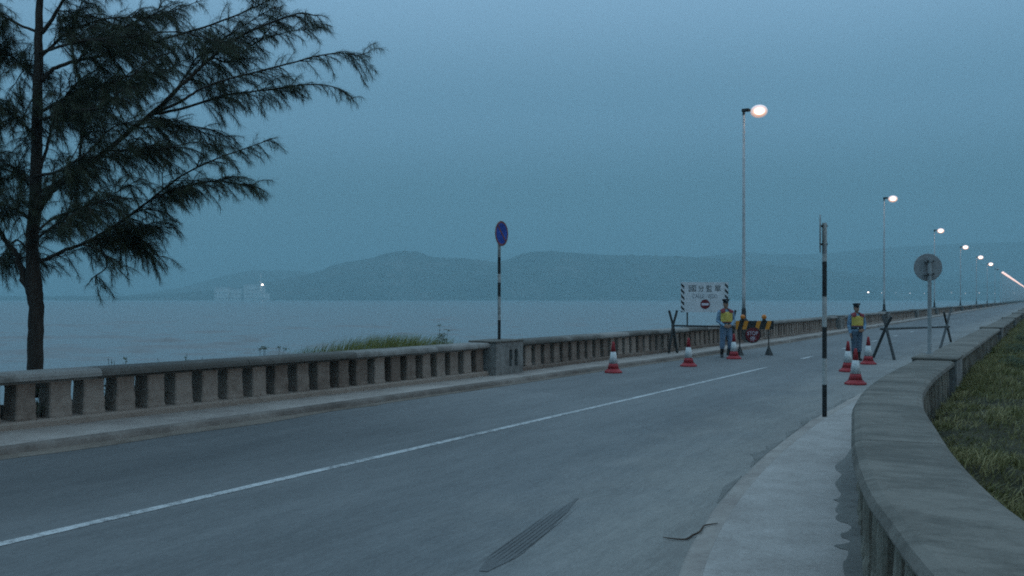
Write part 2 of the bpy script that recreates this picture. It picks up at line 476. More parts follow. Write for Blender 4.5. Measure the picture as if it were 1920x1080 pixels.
M_trou2 = worn('trouser_slate', [(0.055, 0.085, 0.115), (0.08, 0.115, 0.155), (0.105, 0.145, 0.19)], scales=(5.0, 18.0), weights=(0.6, 0.4), rough=0.85, bump=1.0, bscale=10, bdist=0.05)
M_vest = worn('vest_yellow', [(0.40, 0.30, 0.055), (0.50, 0.38, 0.08), (0.57, 0.44, 0.11)], scales=(6.0, 25.0), weights=(0.5, 0.4), rough=0.6, bump=0.2, bscale=20)
M_vred = mat('vest_red', (0.20, 0.035, 0.04), 0.8)
M_navy = mat('cap_navy', (0.012, 0.014, 0.02), 0.7)
M_boot = mat('boot_black', (0.010, 0.009, 0.009), 0.35, 0.5)
M_leather = mat('belt_black', (0.012, 0.011, 0.010), 0.45, 0.4)
M_hair = mat('hair_black', (0.010, 0.009, 0.008), 0.6)
M_eye = mat('eye_white', (0.6, 0.58, 0.55), 0.3)
M_badge = mat('badge_silver', (0.55, 0.57, 0.56), 0.3, 0.5, 0.6)
M_stick = mat('dry_twig', (0.06, 0.035, 0.022), 0.9)


def leafmat(name, dark, light, trans=0.25):
    m = bpy.data.materials.new(name); m.use_nodes = True
    t = m.node_tree; n = t.nodes; l = t.links.new
    b = n['Principled BSDF']; b.inputs['Roughness'].default_value = 0.6; b.inputs['Specular IOR Level'].default_value = 0.25
    a = n.new('ShaderNodeAttribute'); a.attribute_name = 'tone'
    r = n.new('ShaderNodeMix'); r.data_type = 'RGBA'
    r.inputs[6].default_value = (*dark, 1); r.inputs[7].default_value = (*light, 1)
    l(a.outputs['Fac'], r.inputs['Factor']); l(r.outputs[2], b.inputs['Base Color'])
    if trans:
        tr = n.new('ShaderNodeBsdfTranslucent'); l(r.outputs[2], tr.inputs['Color'])
        ms = n.new('ShaderNodeMixShader'); ms.inputs[0].default_value = trans
        l(b.outputs[0], ms.inputs[1]); l(tr.outputs[0], ms.inputs[2])
        l(ms.outputs[0], n['Material Output'].inputs['Surface'])
    return m


M_needle = leafmat('casuarina_needles', (0.030, 0.038, 0.022), (0.066, 0.084, 0.042), 0.2)
M_grass = leafmat('grass_blades', (0.090, 0.090, 0.024), (0.33, 0.28, 0.13), 0.15)
M_reed = leafmat('shore_grass', (0.11, 0.125, 0.032), (0.30, 0.29, 0.10), 0.25)
M_weed = leafmat('weed_leaves', (0.04, 0.055, 0.025), (0.09, 0.11, 0.05), 0.2)

# water
M_water = bpy.data.materials.new('sea_water'); M_water.use_nodes = True
t = M_water.node_tree; n = t.nodes; l = t.links.new
b = n['Principled BSDF']
b.inputs['Base Color'].default_value = (0.155, 0.168, 0.168, 1)
b.inputs['Roughness'].default_value = 0.24
b.inputs['IOR'].default_value = 1.33
g = n.new('ShaderNodeNewGeometry')
mp = n.new('ShaderNodeMapping'); mp.inputs['Scale'].default_value = (0.35, 1.0, 1.0)
l(g.outputs['Position'], mp.inputs['Vector'])
wv = n.new('ShaderNodeTexNoise'); wv.inputs['Scale'].default_value = 0.35; wv.inputs['Detail'].default_value = 7; wv.inputs['Roughness'].default_value = 0.62
l(mp.outputs[0], wv.inputs['Vector'])
bp = n.new('ShaderNodeBump'); bp.inputs['Strength'].default_value = 0.75; bp.inputs['Distance'].default_value = 0.6
l(wv.outputs['Fac'], bp.inputs['Height']); l(bp.outputs[0], b.inputs['Normal'])


# ---------------------------------------------------------------- setting: curves of the road (s along, t to the right)
t_wall = curve([(-14, -14.0), (-4, -12.6), (3, -11.8), (6.6, -11.36), (10.7, -10.93), (13.6, -10.66), (16.85, -10.50), (22.6, -10.38), (30, -10.12), (42, -9.92), (70, -9.9), (1500, -9.9)])
t_kerb = curve([(-30, -12.4), (-10, -11.1), (5.9, -10.1), (10, -9.86), (15.8, -9.60), (20.3, -9.45), (27.5, -9.15), (38, -9.0), (80, -8.95), (1500, -8.95)])
t_rk = curve([(-30, 14.0), (-2, 3.6), (0, 1.3), (2, -0.35), (4, -1.45), (5.8, -2.02), (8.2, -2.42), (10.4, -2.64), (14.1, -2.83), (20, -2.86), (1500, -2.86)])
t_rw = curve([(-1.6, 3.6), (-0.5, 2.25), (0.5, 1.28), (1.5, 0.56), (2.5, 0.02), (3.4, -0.37), (3.95, -0.54), (4.4, -0.68), (5, -0.83), (5.8, -1.00), (7, -1.21), (8.35, -1.43), (10, -1.59), (12, -1.66), (20, -1.68), (1500, -1.68)])
RW_TH = 0.57
S_MAX = 1200.0


def samples(a, b, near=0.5, grow=1.06, zero=0.0):
    r = [a]
    while r[-1] < b:
        d = max(near, (r[-1] - zero) * (grow - 1))
        r.append(r[-1] + d)
    r[-1] = b
    return np.array(r)


def ribbon(name, f0, f1, ss, z, m, nc=2, zf=None):
    vs = []; fs = []
    for s in ss:
        a = float(f0(s)); b = float(f1(s))
        for c in range(nc):
            tt = a + (b - a) * c / (nc - 1)
            vs.append(RP(s, tt, z if zf is None else zf(s, tt)))
    for i in range(len(ss) - 1):
        for c in range(nc - 1):
            fs.append((i * nc + c, i * nc + c + 1, (i + 1) * nc + c + 1, (i + 1) * nc + c))
    o = link(name, mesh(name, vs, fs, m))
    o['kind'] = 'structure'
    return o


def lateral(f, s):
    d = 0.05
    a = RP(s - d, float(f(s - d))); b = RP(s + d, float(f(s + d)))
    tg = (b - a).normalized()
    return RP(s, float(f(s))), tg, Vector((tg.y, -tg.x, 0))       # point, tangent, right-hand normal


def sweep(mb, f, s0, s1, prof, ss=None, mi=0):
    """prof: closed loop of (offset to the right, z)"""
    if ss is None:
        ss = samples(s0, s1, 0.35, 1.05)
    vs = []; fs = []; k = len(prof)
    for s in ss:
        p, tg, nr = lateral(f, s)
        for o_, z in prof:
            vs.append(p + nr * o_ + Vector((0, 0, z)))
    for i in range(len(ss) - 1):
        for j in range(k):
            fs.append((i * k + j, (i + 1) * k + j, (i + 1) * k + (j + 1) % k, i * k + (j + 1) % k))
    fs.append(tuple(range(k))); fs.append(tuple(reversed(range((len(ss) - 1) * k, len(ss) * k))))
    mb.add(vs, fs, mi)
    return mb


SW = 0.082   # sidewalk height
RPV = 0.03  # worn, nearly flush right pavement
ss_long = samples(-30, S_MAX, 0.5, 1.05)
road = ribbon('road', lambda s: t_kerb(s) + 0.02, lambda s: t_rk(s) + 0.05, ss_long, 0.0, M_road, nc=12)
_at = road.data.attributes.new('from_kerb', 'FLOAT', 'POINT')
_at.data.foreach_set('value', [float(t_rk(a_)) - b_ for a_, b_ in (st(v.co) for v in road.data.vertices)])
ribbon('sidewalk', lambda s: t_wall(s) - 0.1, lambda s: t_kerb(s) - 0.10, samples(-30, S_MAX, 0.5, 1.05), SW, M_side)
ribbon('pavement', lambda s: t_rk(s) + 0.10, lambda s: np.where(np.asarray(s) < -1.5, t_rk(s) + 4.0, t_rw(s) + 0.3), samples(-30, S_MAX, 0.5, 1.05), RPV, M_pave)

# kerbs: a real step, worn and dusty
def kerb(name, f, side, top, ss, mt):
    vs = []; fs = []; k = 4
    for i, s in enumerate(ss):
        p, tg, nr = lateral(f, s)
        j = 0.026 * noise.noise(Vector((s * 1.7, side, 0)))
        jz = 0.016 * noise.noise(Vector((s * 2.3, side + 5, 1))) - 0.008
        for o_, z in ((0.055 + j, -0.01), (0.03 + j, top * 0.72), (0.005 + j, top + jz), (-0.11, top + 0.001)):
            q = p + nr * o_ * side
            vs.append((q.x, q.y, z))
    for i in range(len(ss) - 1):
        for j in range(k - 1):
            q = (i * k + j, i * k + j + 1, (i + 1) * k + j + 1, (i + 1) * k + j)
            fs.append(q if side < 0 else tuple(reversed(q)))
    o = link(name, mesh(name, vs, fs, mt, True)); o['kind'] = 'structure'


kerb('kerb', t_kerb, 1, SW, samples(-30, S_MAX, 0.25, 1.03), M_kerb)
kerb('kerb', t_rk, -1, RPV, samples(-30, S_MAX, 0.25, 1.03), M_side)

# dusty band in the gutter at the sea side, uneven
def patch(name, loop, z, m):
    c = Vector((sum(p[0] for p in loop) / len(loop), sum(p[1] for p in loop) / len(loop), z))
    o = link(name, mesh(name, [(p[0], p[1], z) for p in loop], [tuple(range(len(loop)))], m))
    o['kind'] = 'structure'
    return o


ss = samples(-12, 60, 0.25, 1.02)
ribbon('gutter_dust', lambda s: t_kerb(s) + 0.045, lambda s: t_kerb(s) + 0.16 + 0.22 * (0.5 + 0.5 * np.array([noise.noise(Vector((float(s) * 0.5, 3, 0)))]))[0] * (1.8 if s < 12 else 0.8), ss, 0.004, M_dirt)

# centre line
t_c = curve([(-30, -6.75), (3.7, -6.42), (23.2, -6.12), (30, -6.08), (60, -6.05), (1500, -6.05)])
lw = lambda s, k: 0.055 + 0.008 * noise.noise(Vector((float(s) * 3, k, 0)))
ribbon('centre_line', lambda s: t_c(s) - lw(s, 1), lambda s: t_c(s) + lw(s, 2), samples(-12, 23.4, 0.2, 1.0), 0.004, M_paint)
vs = []; fs = []
for kx in range(70):
    a = 27.2 + 6.25 * kx
    b_ = len(vs)
    for s in (a, a + 1.4):
        for o_ in (-0.055, 0.055):
            vs.append(RP(s, float(t_c(s)) + o_, 0.004))
    fs.append((b_, b_ + 1, b_ + 3, b_ + 2))
o = link('lane_dashes', mesh('lane_dashes', vs, fs, M_paint)); o['kind'] = 'structure'

# tyre skid: seven thin tread lines
vs = []; fs = []
A = gp(930, 1052); B = gp(1068, 938); d = (B - A).normalized(); pr = Vector((d.y, -d.x, 0)); nseg = 18
for i in range(nseg + 1):
    u_ = i / nseg; wd = 0.105 * (1 - .97 * u_ ** 1.6) * min(1, u_ * 4 + .25)
    q = A + d * (-.25 + ((B - A).length + .35) * u_) + pr * (.05 * math.sin(u_ * 1.6)) + Vector((0, 0, .004))
    vs += [q - pr * (wd + .01 * random.random()), q + pr * (wd + .01 * random.random())]
for i in range(nseg):
    fs.append((2 * i, 2 * i + 1, 2 * i + 3, 2 * i + 2))
o = link('skid_mark', mesh('skid_mark', vs, fs, M_rubber)); o['kind'] = 'structure'
vs = []; fs = []
A = gp(930, 1052); B = gp(1068, 938)
d = (B - A).normalized(); pr = Vector((d.y, -d.x, 0))
for kx in range(6):
    o_ = (kx - 2.5) * 0.034
    b_ = len(vs); nseg = 14
    e0 = random.uniform(-0.15, 0.0); e1 = random.uniform(-0.2, 0.05)
    for i in range(nseg + 1):
        q = A + d * (e0 + (e1 + (B - A).length - e0) * i / nseg) + pr * (o_ + 0.05 * math.sin(i / nseg * 1.6))
        wd = 0.0085 * (1 - 1.0 * i / nseg) * min(1, i / 4)
        vs += [(q + pr * -wd) + Vector((0, 0, 0.008)), (q + pr * wd) + Vector((0, 0, 0.008))]
    for i in range(nseg):
        fs.append((b_ + 2 * i, b_ + 2 * i + 1, b_ + 2 * i + 3, b_ + 2 * i + 2))
o = link('skid_mark', mesh('skid_mark', vs, fs, M_tyre)); o['kind'] = 'structure'

# dark smudges of washed-down dirt along the right kerb
for sa, sb, wa, kk in ((9.4, 11.4, .17, 1), (11.6, 12.5, .10, 2), (12.5, 14.3, .13, 3), (7.6, 8.9, .08, 4), (15.3, 17.2, .12, 5)):
    vs = []; fs = []
    for i, s in enumerate(np.linspace(sa, sb, 90)):
        env = math.sin(math.pi * i / 89) ** 1.3
        wd = .012 + wa * env * max(.05, .55 + .6 * noise.noise(Vector((s * 2.6, kk, 5))) + .22 * noise.noise(Vector((s * 14, kk, 7))))
        a_ = float(t_rk(s)) - .062
        vs += [RP(s, a_ - wd, .004), RP(s, a_, .004)]
    for i in range(89):
        fs.append((2 * i, 2 * i + 1, 2 * i + 3, 2 * i + 2))
    o = link('dirt_smudge', mesh('dirt_smudge', vs, fs, M_smudge)); o['kind'] = 'structure'

# wet stain at the foot of the right wall, scalloped outer edge
loop = []
px_edge = [(1603, 830), (1592, 846), (1584, 858), (1568, 870), (1567, 880), (1578, 888), (1573, 896), (1566, 906), (1572, 918), (1577, 926), (1572, 934), (1562, 936), (1573, 942), (1566, 956),
           (1572, 962), (1566, 970), (1574, 977), (1588, 981), (1596, 988), (1590, 996), (1576, 1001), (1580, 1008), (1592, 1012), (1590, 1018), (1564, 1022), (1576, 1028), (1590, 1032), (1588, 1046), (1580, 1058), (1584, 1080)]
def soft_line(pts, sub=5):
    P = [Vector((p[0], p[1], 0)) for p in pts]; P = [P[0]] + P + [P[-1]]; r = []
    for i in range(1, len(P) - 2):
        a, b_, c_, d_ = P[i - 1], P[i], P[i + 1], P[i + 2]
        for j in range(sub):
            u_ = j / sub
            r.append(.5 * ((2 * b_) + (c_ - a) * u_ + (2 * a - 5 * b_ + 4 * c_ - d_) * u_ ** 2 + (3 * b_ - a - 3 * c_ + d_) * u_ ** 3))
    return r + [P[-1]]


for q in soft_line([gp(x, y, RPV + .004) for x, y in px_edge]):
    loop.append(q)
sA = st(loop[-1])[0]; sB = st(loop[0])[0]
for s in np.linspace(sA, sB, 14):
    loop.append(RP(float(s), float(t_rw(s)) + 0.085, 0))
patch('wet_stain', loop, RPV + .004, M_stain)

# sea, shore banks, land behind the camera
R_SEA = 5200
rings_ = [0, 30, 80, 200, 500, 1200, 2600, R_SEA]
vs = [(0, 0, -2.2)]; fs = []; ns_ = 64
for r in rings_[1:]:
    for j in range(ns_):
        a = 2 * math.pi * j / ns_
        vs.append((r * math.cos(a), r * math.sin(a), -2.2))
for j in range(ns_):
    fs.append((0, 1 + j, 1 + (j + 1) % ns_))
for i in range(len(rings_) - 2):
    for j in range(ns_):
        a = 1 + i * ns_
        fs.append((a + j, a + ns_ + j, a + ns_ + (j + 1) % ns_, a + (j + 1) % ns_))
o = link('sea', mesh('sea', vs, fs, M_water)); o['kind'] = 'structure'

# lap waves nearer the shore: low real crests
def wave_crest(c, ln, ht, wd, yaw):
    m = MB(); rs = []
    nseg = 16
    for i in range(nseg + 1):
        u_ = i / nseg * 2 - 1
        h = ht * (1 - u_ * u_) * (0.7 + 0.3 * noise.noise(Vector((c[0] + u_ * 2.0, c[1], 0)))) + 0.002
        x = u_ * ln / 2
        y0 = 0.25 * wd * noise.noise(Vector((x * 0.5 + c[0], c[1], 4)))
        rs.append([(x, y0 - wd / 2, -0.02), (x, y0 - wd * 0.14, h * 0.85), (x, y0, h), (x, y0 + wd * 0.5, -0.02)])
    vs = [p for r in rs for p in r]; fs = []
    for i in range(nseg):
        for j in range(3):
            fs.append((i * 4 + j, (i + 1) * 4 + j, (i + 1) * 4 + j + 1, i * 4 + j + 1))
    R_ = Matrix.Translation((c[0], c[1], -2.2)) @ Matrix.Rotation(yaw, 4, 'Z')
    return [R_ @ Vector(v) for v in vs], fs


wm = MB()
spots = [(300, 640, 150, .22), (190, 633, 230, .16), (60, 634, 200, .2), (330, 652, 260, .22), (130, 658, 180, .3), (50, 662, 170, .24), (430, 646, 120, .2), (650, 612, 100, .14), (560, 616, 90, .12), (470, 640, 60, .2), (700, 613, 80, .12), (250, 604, 160, .1), (520, 664, 60, .2), (260, 660, 90, .2), (400, 622, 120, .12), (120, 610, 150, .1), (830, 600, 90, .1), (760, 626, 70, .12)]
for x, y, wpx, ht in spots:
    p = gp(x, y, -2.2)
    ht *= 2.0
    v, f = wave_crest((p.x, p.y), wpx / F * p.y, ht, ht * 4.0, random.uniform(-.12, .12))
    wm.add(v, f)
for kx in range(260):
    x = random.uniform(-150, 1350); y = 561 + random.uniform(22, 120)
    p = gp(x, y, -2.2)
    ht = random.uniform(.06, .17)
    v, f = wave_crest((p.x, p.y), random.uniform(1.5, 6), ht, ht * random.uniform(4, 8), random.uniform(-.3, .3))
    wm.add(v, f)
o = wm.build('sea_waves', M_water, smooth=True); o['kind'] = 'structure'


def bank(name, f, side, s0, s1, widths, m):
    ss = samples(s0, s1, 0.45, 1.05)
    vs = []; fs = []; k = len(widths)
    for s in ss:
        p = RP(s, float(f(s)))
        for d_, z in widths:
            q = p + Vector((NR[0], NR[1], 0)) * d_ * side
            nz = 0.10 * noise.noise(Vector((q.x * .8, q.y * .8, 0))) + 0.05 * noise.noise(Vector((q.x * 2.9, q.y * 2.9, 3)))
            vs.append((q.x, q.y, z + nz * min(1, d_ * 1.5)))
    for i in range(len(ss) - 1):
        for j in range(k - 1):
            q = (i * k + j, i * k + j + 1, (i + 1) * k + j + 1, (i + 1) * k + j)
            fs.append(tuple(reversed(q)) if side < 0 else tuple(reversed(q)))
    o = link(name, mesh(name, vs, fs, m, True)); o['kind'] = 'structure'
    return o


bank('shore_bank', lambda s: t_wall(s) - 0.05, -1, -14, S_MAX, [(0, 0.06), (0.4, 0.04), (0.8, 0.0), (1.4, -0.1), (2.2, -0.5), (3.4, -1.3), (5.0, -2.1), (7.0, -2.9)], M_soil)
BANKW = [(0, 0.10), (0.3, 0.22), (0.42, 0.42), (0.6, 0.45), (0.9, 0.44), (1.3, 0.42), (1.8, 0.38), (2.6, 0.25), (4, -0.1), (6, -0.9), (9, -2.0), (12, -2.9)]
bank('grass_bank', lambda s: t_rw(s) + 0.2, 1, -1.4, S_MAX, BANKW, M_soil)
vs = [RP(-30, -16, -0.03), RP(-30, 24, -0.03), RP(-1.0, 24, -0.03), RP(-1.0, 4.0, -0.03), RP(6, -1.0, -0.03), RP(8, -14, -0.03)]
o = link('ground', mesh('ground', vs, [tuple(range(len(vs)))], M_soil)); o['kind'] = 'structure'

# ---------------------------------------------------------------- hills
def ridge(name, keys, Y0, Yr, Y1, mtl, seed, px0=-500, px1=2500, base=-2.6, rough=1.0):
    kf = curve(keys)
    cols_ = np.arange(px0, px1, 3.5); rows = 22
    vs = []; fs = []
    for x in cols_:
        top = (HOR - float(kf(x))) / F * Yr + EYE
        for r in range(rows + 1):
            u_ = r / rows
            if u_ < 0.7:
                q = u_ / 0.7
                Y = Y0 + (Yr - Y0) * q
                h = (top - base) * (q ** 0.75)
            else:
                q = (u_ - 0.7) / 0.3
                Y = Yr + (Y1 - Yr) * q
                h = (top - base) * (1 - q * q)
            X = (x - 960) / F * Y
            nz = noise.fractal(Vector((X * .006 + seed, Y * .006, 0)), 1.0, 2.0, 5)
            nf = noise.fractal(Vector((X * .045 + seed, Y * .045, 7)), .8, 2.0, 4)
            hh = h + (nz * 0.16 * max(top - base, 0) * math.sin(math.pi * min(u_ / 0.7, 1)) + nf * 3.6 * rough * min(1, h / 14)) * 1.0
            vs.append((X, Y + nz * 40 * math.sin(math.pi * u_), base + max(0, hh) if r > 0 else base))
    k = rows + 1
    for i in range(len(cols_) - 1):
        for j in range(rows):
            fs.append((i * k + j, (i + 1) * k + j, (i + 1) * k + j + 1, i * k + j + 1))
    o = link(name, mesh(name, vs, fs, mtl, True)); o['kind'] = 'structure'


K1 = [(-500, 556), (200, 555), (300, 551), (360, 547), (420, 541), (470, 534), (520, 526), (560, 518), (600, 507), (625, 496), (660, 489), (700, 481), (730, 472), (760, 468.5), (785, 472), (810, 480), (860, 483), (900, 486), (935, 490),
      (955, 483), (985, 473), (1020, 469), (1060, 472), (1100, 474), (1150, 477), (1210, 478), (1270, 479), (1330, 483), (1400, 490), (1480, 499), (1560, 508), (1650, 517), (1760, 523), (1900, 530), (2100, 540), (2500, 552)]
ridge('hill', K1, 2850, 3250, 3700, M_hill, 3.1)
K2 = [(-500, 557), (200, 556), (330, 540), (400, 522), (440, 512), (480, 506), (540, 506), (590, 512), (700, 520), (900, 515), (1100, 505), (1250, 490), (1330, 478), (1400, 472), (1470, 476), (1540, 474), (1620, 467), (1700, 461), (1780, 456), (1880, 453), (1960, 452), (2100, 462), (2300, 490), (2500, 530)]
ridge('hill', K2, 3750, 4250, 4800, M_hill, 9.7)


# ---------------------------------------------------------------- balustrade walls
def baluster_mesh(h, wx=0.26, dy=0.31, seed=0, bmat=None):
    m = MB(); rs = []
    for u_, k_ in ((0, 1.05), (0.07, 1.05), (0.15, 1.0), (0.35, 1.01), (0.6, 0.99), (0.86, 0.955), (0.93, 0.98), (1, 1.0)):
        x = wx / 2 * k_; y = dy / 2 * k_; c = 0.018
        rs.append([(x - c, -y, u_ * h), (x, -y + c, u_ * h), (x, y - c, u_ * h), (x - c, y, u_ * h), (-x + c, y, u_ * h), (-x, y - c, u_ * h), (-x, -y + c, u_ * h), (-x + c, -y, u_ * h)])
    m.rings(rs)
    m.v = [tuple(Vector(v) + Vector((noise.noise(Vector(v) * 9 + Vector((seed * 7, 0, 0))), noise.noise(Vector(v) * 9 + Vector((0, seed * 5, 3))), 0)) * .011) for v in m.v]
    return m.mesh('baluster', bmat or M_balu)


def pier_mesh(length, front, back, h):
    """front/back: +y towards the road side; two recessed slots on the road face"""
    m = MB()
    y1 = front; y0 = -back; r = y1 - 0.12
    m.box((-length / 2, y0, 0), (length / 2, r, h))
    xs = [(-length / 2, -0.02), (0.10, 0.20), (0.34, length / 2)]
    for a, b_ in xs:
        m.box((a, r, 0.17), (b_, y1, h - 0.17))
    m.box((-length / 2, r, 0), (length / 2, y1, 0.17)); m.box((-length / 2, r, h - 0.17), (length / 2, y1, h))
    return m.mesh('pier', M_pier)


def cap_mesh(length, front, back, o_=0.025):
    m = MB(); m.box((-length / 2 - 0.03, -back - 0.012, 0.001), (length / 2 + 0.03, front + o_, 0.04), bev=0.010)
    return m.mesh('pier_cap', M_cope)


def frame_at(f, s, off, z, flip):
    p, tg, nr = lateral(f, s)
    q = p + nr * off
    return Vector((q.x, q.y, z)), math.atan2(tg.y, tg.x) + (math.pi if flip else 0)


def balustrade(label, f, s0, piers, plen, zb, z_plinth, z_bal, z_top, th, side, pier_front, pier_back, pitch=0.46, rounded=0.03, rail_m=None, s_ind=None, over=0.05, bw=0.26, bd=0.31, capo=0.025, cut=0.03, pl=-0.06, bmat=None):
    """side = +1: the road lies to the right of the curve; offsets run from the road face into the wall"""
    root = thing('balustrade_wall', label, 'wall')
    sg = -side
    bals = [baluster_mesh(z_bal - z_plinth, bw, bd, i_ + 1, bmat) for i_ in range(6)]
    pm = pier_mesh(plen, pier_front + 0.0, pier_back, z_top - zb - 0.004)
    cm = cap_mesh(plen, pier_front, pier_back, capo)
    spans = []
    a = s0
    for p in piers:
        spans.append((a, p - plen / 2)); a = p + plen / 2
    count = 0
    far = MB()
    for si, (a, b_) in enumerate(spans):
        near = a < 110
        sec = max(1, int(round((b_ - a) / 2.1))) if near and a < 60 else 1
        for q in range(sec):
            if q == 0:
                cuts_ = [a] + [a + (b_ - a) * (i_ + random.uniform(-.22, .22)) / sec for i_ in range(1, sec)] + [b_]
            x0 = cuts_[q] + (0.005 if q else -0.0); x1 = cuts_[q + 1] - (0.005 if q < sec - 1 else 0)
            h0 = z_bal; h1 = z_top; r = rounded
            j = 0.004 * (random.random() - .5) if a < 60 else 0
            zc_ = h0 + cut
            prof = [(sg * (-over), zc_), (sg * (-over), h1 - r + j), (sg * (-over + r * .4), h1 - r * .3 + j), (sg * (-over + r * 1.2), h1 + j), (sg * (th - r + over), h1 + j), (sg * (th + over - r * .2), h1 - r * .35 + j), (sg * (th + over), h1 - r + j), (sg * (th + over), zc_), (sg * (th - 0.01), zc_ - 0.012), (sg * (th - 0.01), h0), (sg * 0.015, h0), (sg * 0.015, zc_ - 0.012)]
            if sg < 0:
                prof = prof[::-1]
            mm = MB(); sweep(mm, f, x0, x1, prof)
            mm.build('rail', rail_m, root)
        prof = [(sg * pl, zb - 0.12), (sg * pl, z_plinth - 0.03), (sg * (pl + 0.02), z_plinth), (sg * (th - pl - 0.02), z_plinth), (sg * (th - pl), z_plinth - 0.03), (sg * (th - pl), zb - 0.35)]
        if sg < 0:
            prof = prof[::-1]
        mm = MB(); sweep(mm, f, a, b_, prof)
        mm.build('plinth', bmat or M_balu, root)
        # arc length
        g = np.linspace(a, b_, 60)
        P = np.array([[*(lateral(f, float(s))[0]).xy] for s in g])
        al = np.concatenate([[0], np.cumsum(np.linalg.norm(np.diff(P, axis=0), axis=1))])
        nb = max(1, int(al[-1] / pitch))
        for q in range(nb):
            s = float(np.interp((q + 0.5) * al[-1] / nb, al, g))
            if s > 650:
                continue
            pos, yaw = frame_at(f, s, sg * (th * 0.5 - 0.0), z_plinth, False)
            if count < 296:
                o = link('baluster', random.choice(bals), root, pos, (0, 0, yaw + random.uniform(-.045, .045)))
                o.scale = (random.uniform(.90, 1.06) * random.choice((1, -1)), random.uniform(.96, 1.04), 1)
                count += 1
            else:
                R_ = Matrix.Translation(pos) @ Matrix.Rotation(yaw, 4, 'Z')
                far.box((-.12, -.1, 0), (.12, .1, z_bal - z_plinth), M=R_)
    for i, p in enumerate(piers[:-1] if len(piers) > 1 else piers):
        pos, yaw = frame_at(f, p, 0, zb, False)
        o = link('pier', pm, root, pos, (0, 0, yaw + (math.pi if side > 0 else 0) + (math.pi if side > 0 else 0)))
        if side > 0:
            o.rotation_euler = (0, 0, yaw + math.pi)
            o.scale = (-1, 1, 1)
            o.rotation_euler = (0, 0, yaw)
            o.scale = (1, -1, 1)
        link('pier_cap', cm, o, (0, 0, z_top - zb + (0.0 if True else 0)))
    if far.v:
        o = far.build('far_balusters', bmat or M_balu, root); o['kind'] = 'stuff'
    return root


# sea-side wall: the road lies to its right (side=+1); piers every 17.9 m, a lamp on every second one
PL = [17.4 + 17.9 * i for i in range(0, 64)]
balustrade('long sea-side concrete balustrade with square balusters, piers and rounded top rail', t_wall, -13.0, PL, 1.13, SW, 0.18, 0.655, 0.80, 0.36, 1, 0.25, 0.46,
           pitch=0.46, rail_m=M_rail, over=0.11, rounded=0.055, cut=0.045, bw=0.285, bd=0.34)
PR = [15.2 + 17.0 * i for i in range(0, 68)]
balustrade('curving concrete balustrade with a broad flat coping above the grass bank', t_rw, -1.5, PR, 1.10, RPV, 0.25, 0.775, 0.85, RW_TH, -1, 0.004, RW_TH + 0.025,
           pitch=0.28, rail_m=M_cope, over=0.0, rounded=0.055, bw=0.088, bd=0.45, capo=0.008, cut=0.012, pl=0.065, bmat=M_balr)

# ---------------------------------------------------------------- street lamps on the sea wall
LAMP_H = 8.95
def lamp_bits(lit):
    L0 = thing('street_lamp', 'x', 'street lamp', (0, 0, 0), 0, 'street lamps along the sea wall')
    m = MB(); m.lathe([(0.17, 0), (0.17, 0.06), (0.10, 0.12), (0.085, 0.5), (0.075, 0.53)], 12)
    m.build('base', M_blk, L0, True)
    m = MB(); m.lathe([(0.068, 0.53), (0.066, 1.2), (0.06, 4.0), (0.05, LAMP_H - 0.02 - 0.8), (0.048, LAMP_H - 0.82)], 12)
    m.build('pole', M_pole, L0, True)
    m = MB(); m.tube([(0, 0, LAMP_H - 0.85), (0, 0, LAMP_H - 0.72), (0.1, 0, LAMP_H - 0.66), (0.36, 0, LAMP_H - 0.70)], [0.052, 0.055, 0.055, 0.05], 10)
    m.box((-0.07, -0.07, LAMP_H - 0.72), (0.22, 0.07, LAMP_H - 0.60), bev=0.015)
    m.build('arm', M_dsteel, L0)
    m = MB(); m.ball((0.60, 0, LAMP_H - 0.74), (0.30, 0.22, 0.16), 16, 8)
    h = m.build('luminaire', M_lampedge if lit else M_unlit, L0, True)
    m = MB(); m.ball((0.60, 0, LAMP_H - 0.755), (0.33, 0.28, 0.25), 24, 14)
    m.build('bowl', M_lamp if lit else M_unlit, h, True)
    return L0


LROT = math.atan2(NR[1], NR[0])
def lamp_spot(s):
    q = lateral(t_wall, s)
    p = q[0] - q[2] * 0.12
    return Vector((p.x, p.y, 0.868))


names = ['tallest lit street lamp, standing on the sea wall behind the two barriers', 'lit street lamp above the rail just right of the striped pole',
         'lit street lamp rising behind the round grey sign plate', 'small lit street lamp just right of the round grey sign plate', 'small lit street lamp, fifth along the sea wall counting from the barriers',
         'small lit street lamp, the last before the unlit one along the sea wall', 'unlit grey street lamp in the distant row on the sea wall']
lit0 = None
for kx in range(1, 8):
    s = 35.3 + 17.9 * 2 * (kx - 1)
    if kx == 1:
        lit0 = lamp_bits(True); lit0.location = lamp_spot(s); lit0.rotation_euler = (0, 0, LROT); lit0['label'] = names[0]
    elif kx < 7:
        q_ = dup(lit0, lamp_spot(s), LROT, names[kx - 1])
        for ch in q_.children_recursive:
            if ch.name.startswith(('luminaire', 'bowl')) and ch.name.startswith('bowl') is False:
                k_ = (1, 1.1, 1.25, 1.4, 1.5)[kx - 2]  # farther heads built larger to imitate bloom
                c_ = Vector((0.45, 0, LAMP_H - 0.75))
                ch.scale = (k_, k_, k_); ch.location = c_ - c_ * k_
    else:
        u0 = lamp_bits(False); u0.location = lamp_spot(s); u0.rotation_euler = (0, 0, LROT); u0['label'] = names[6]
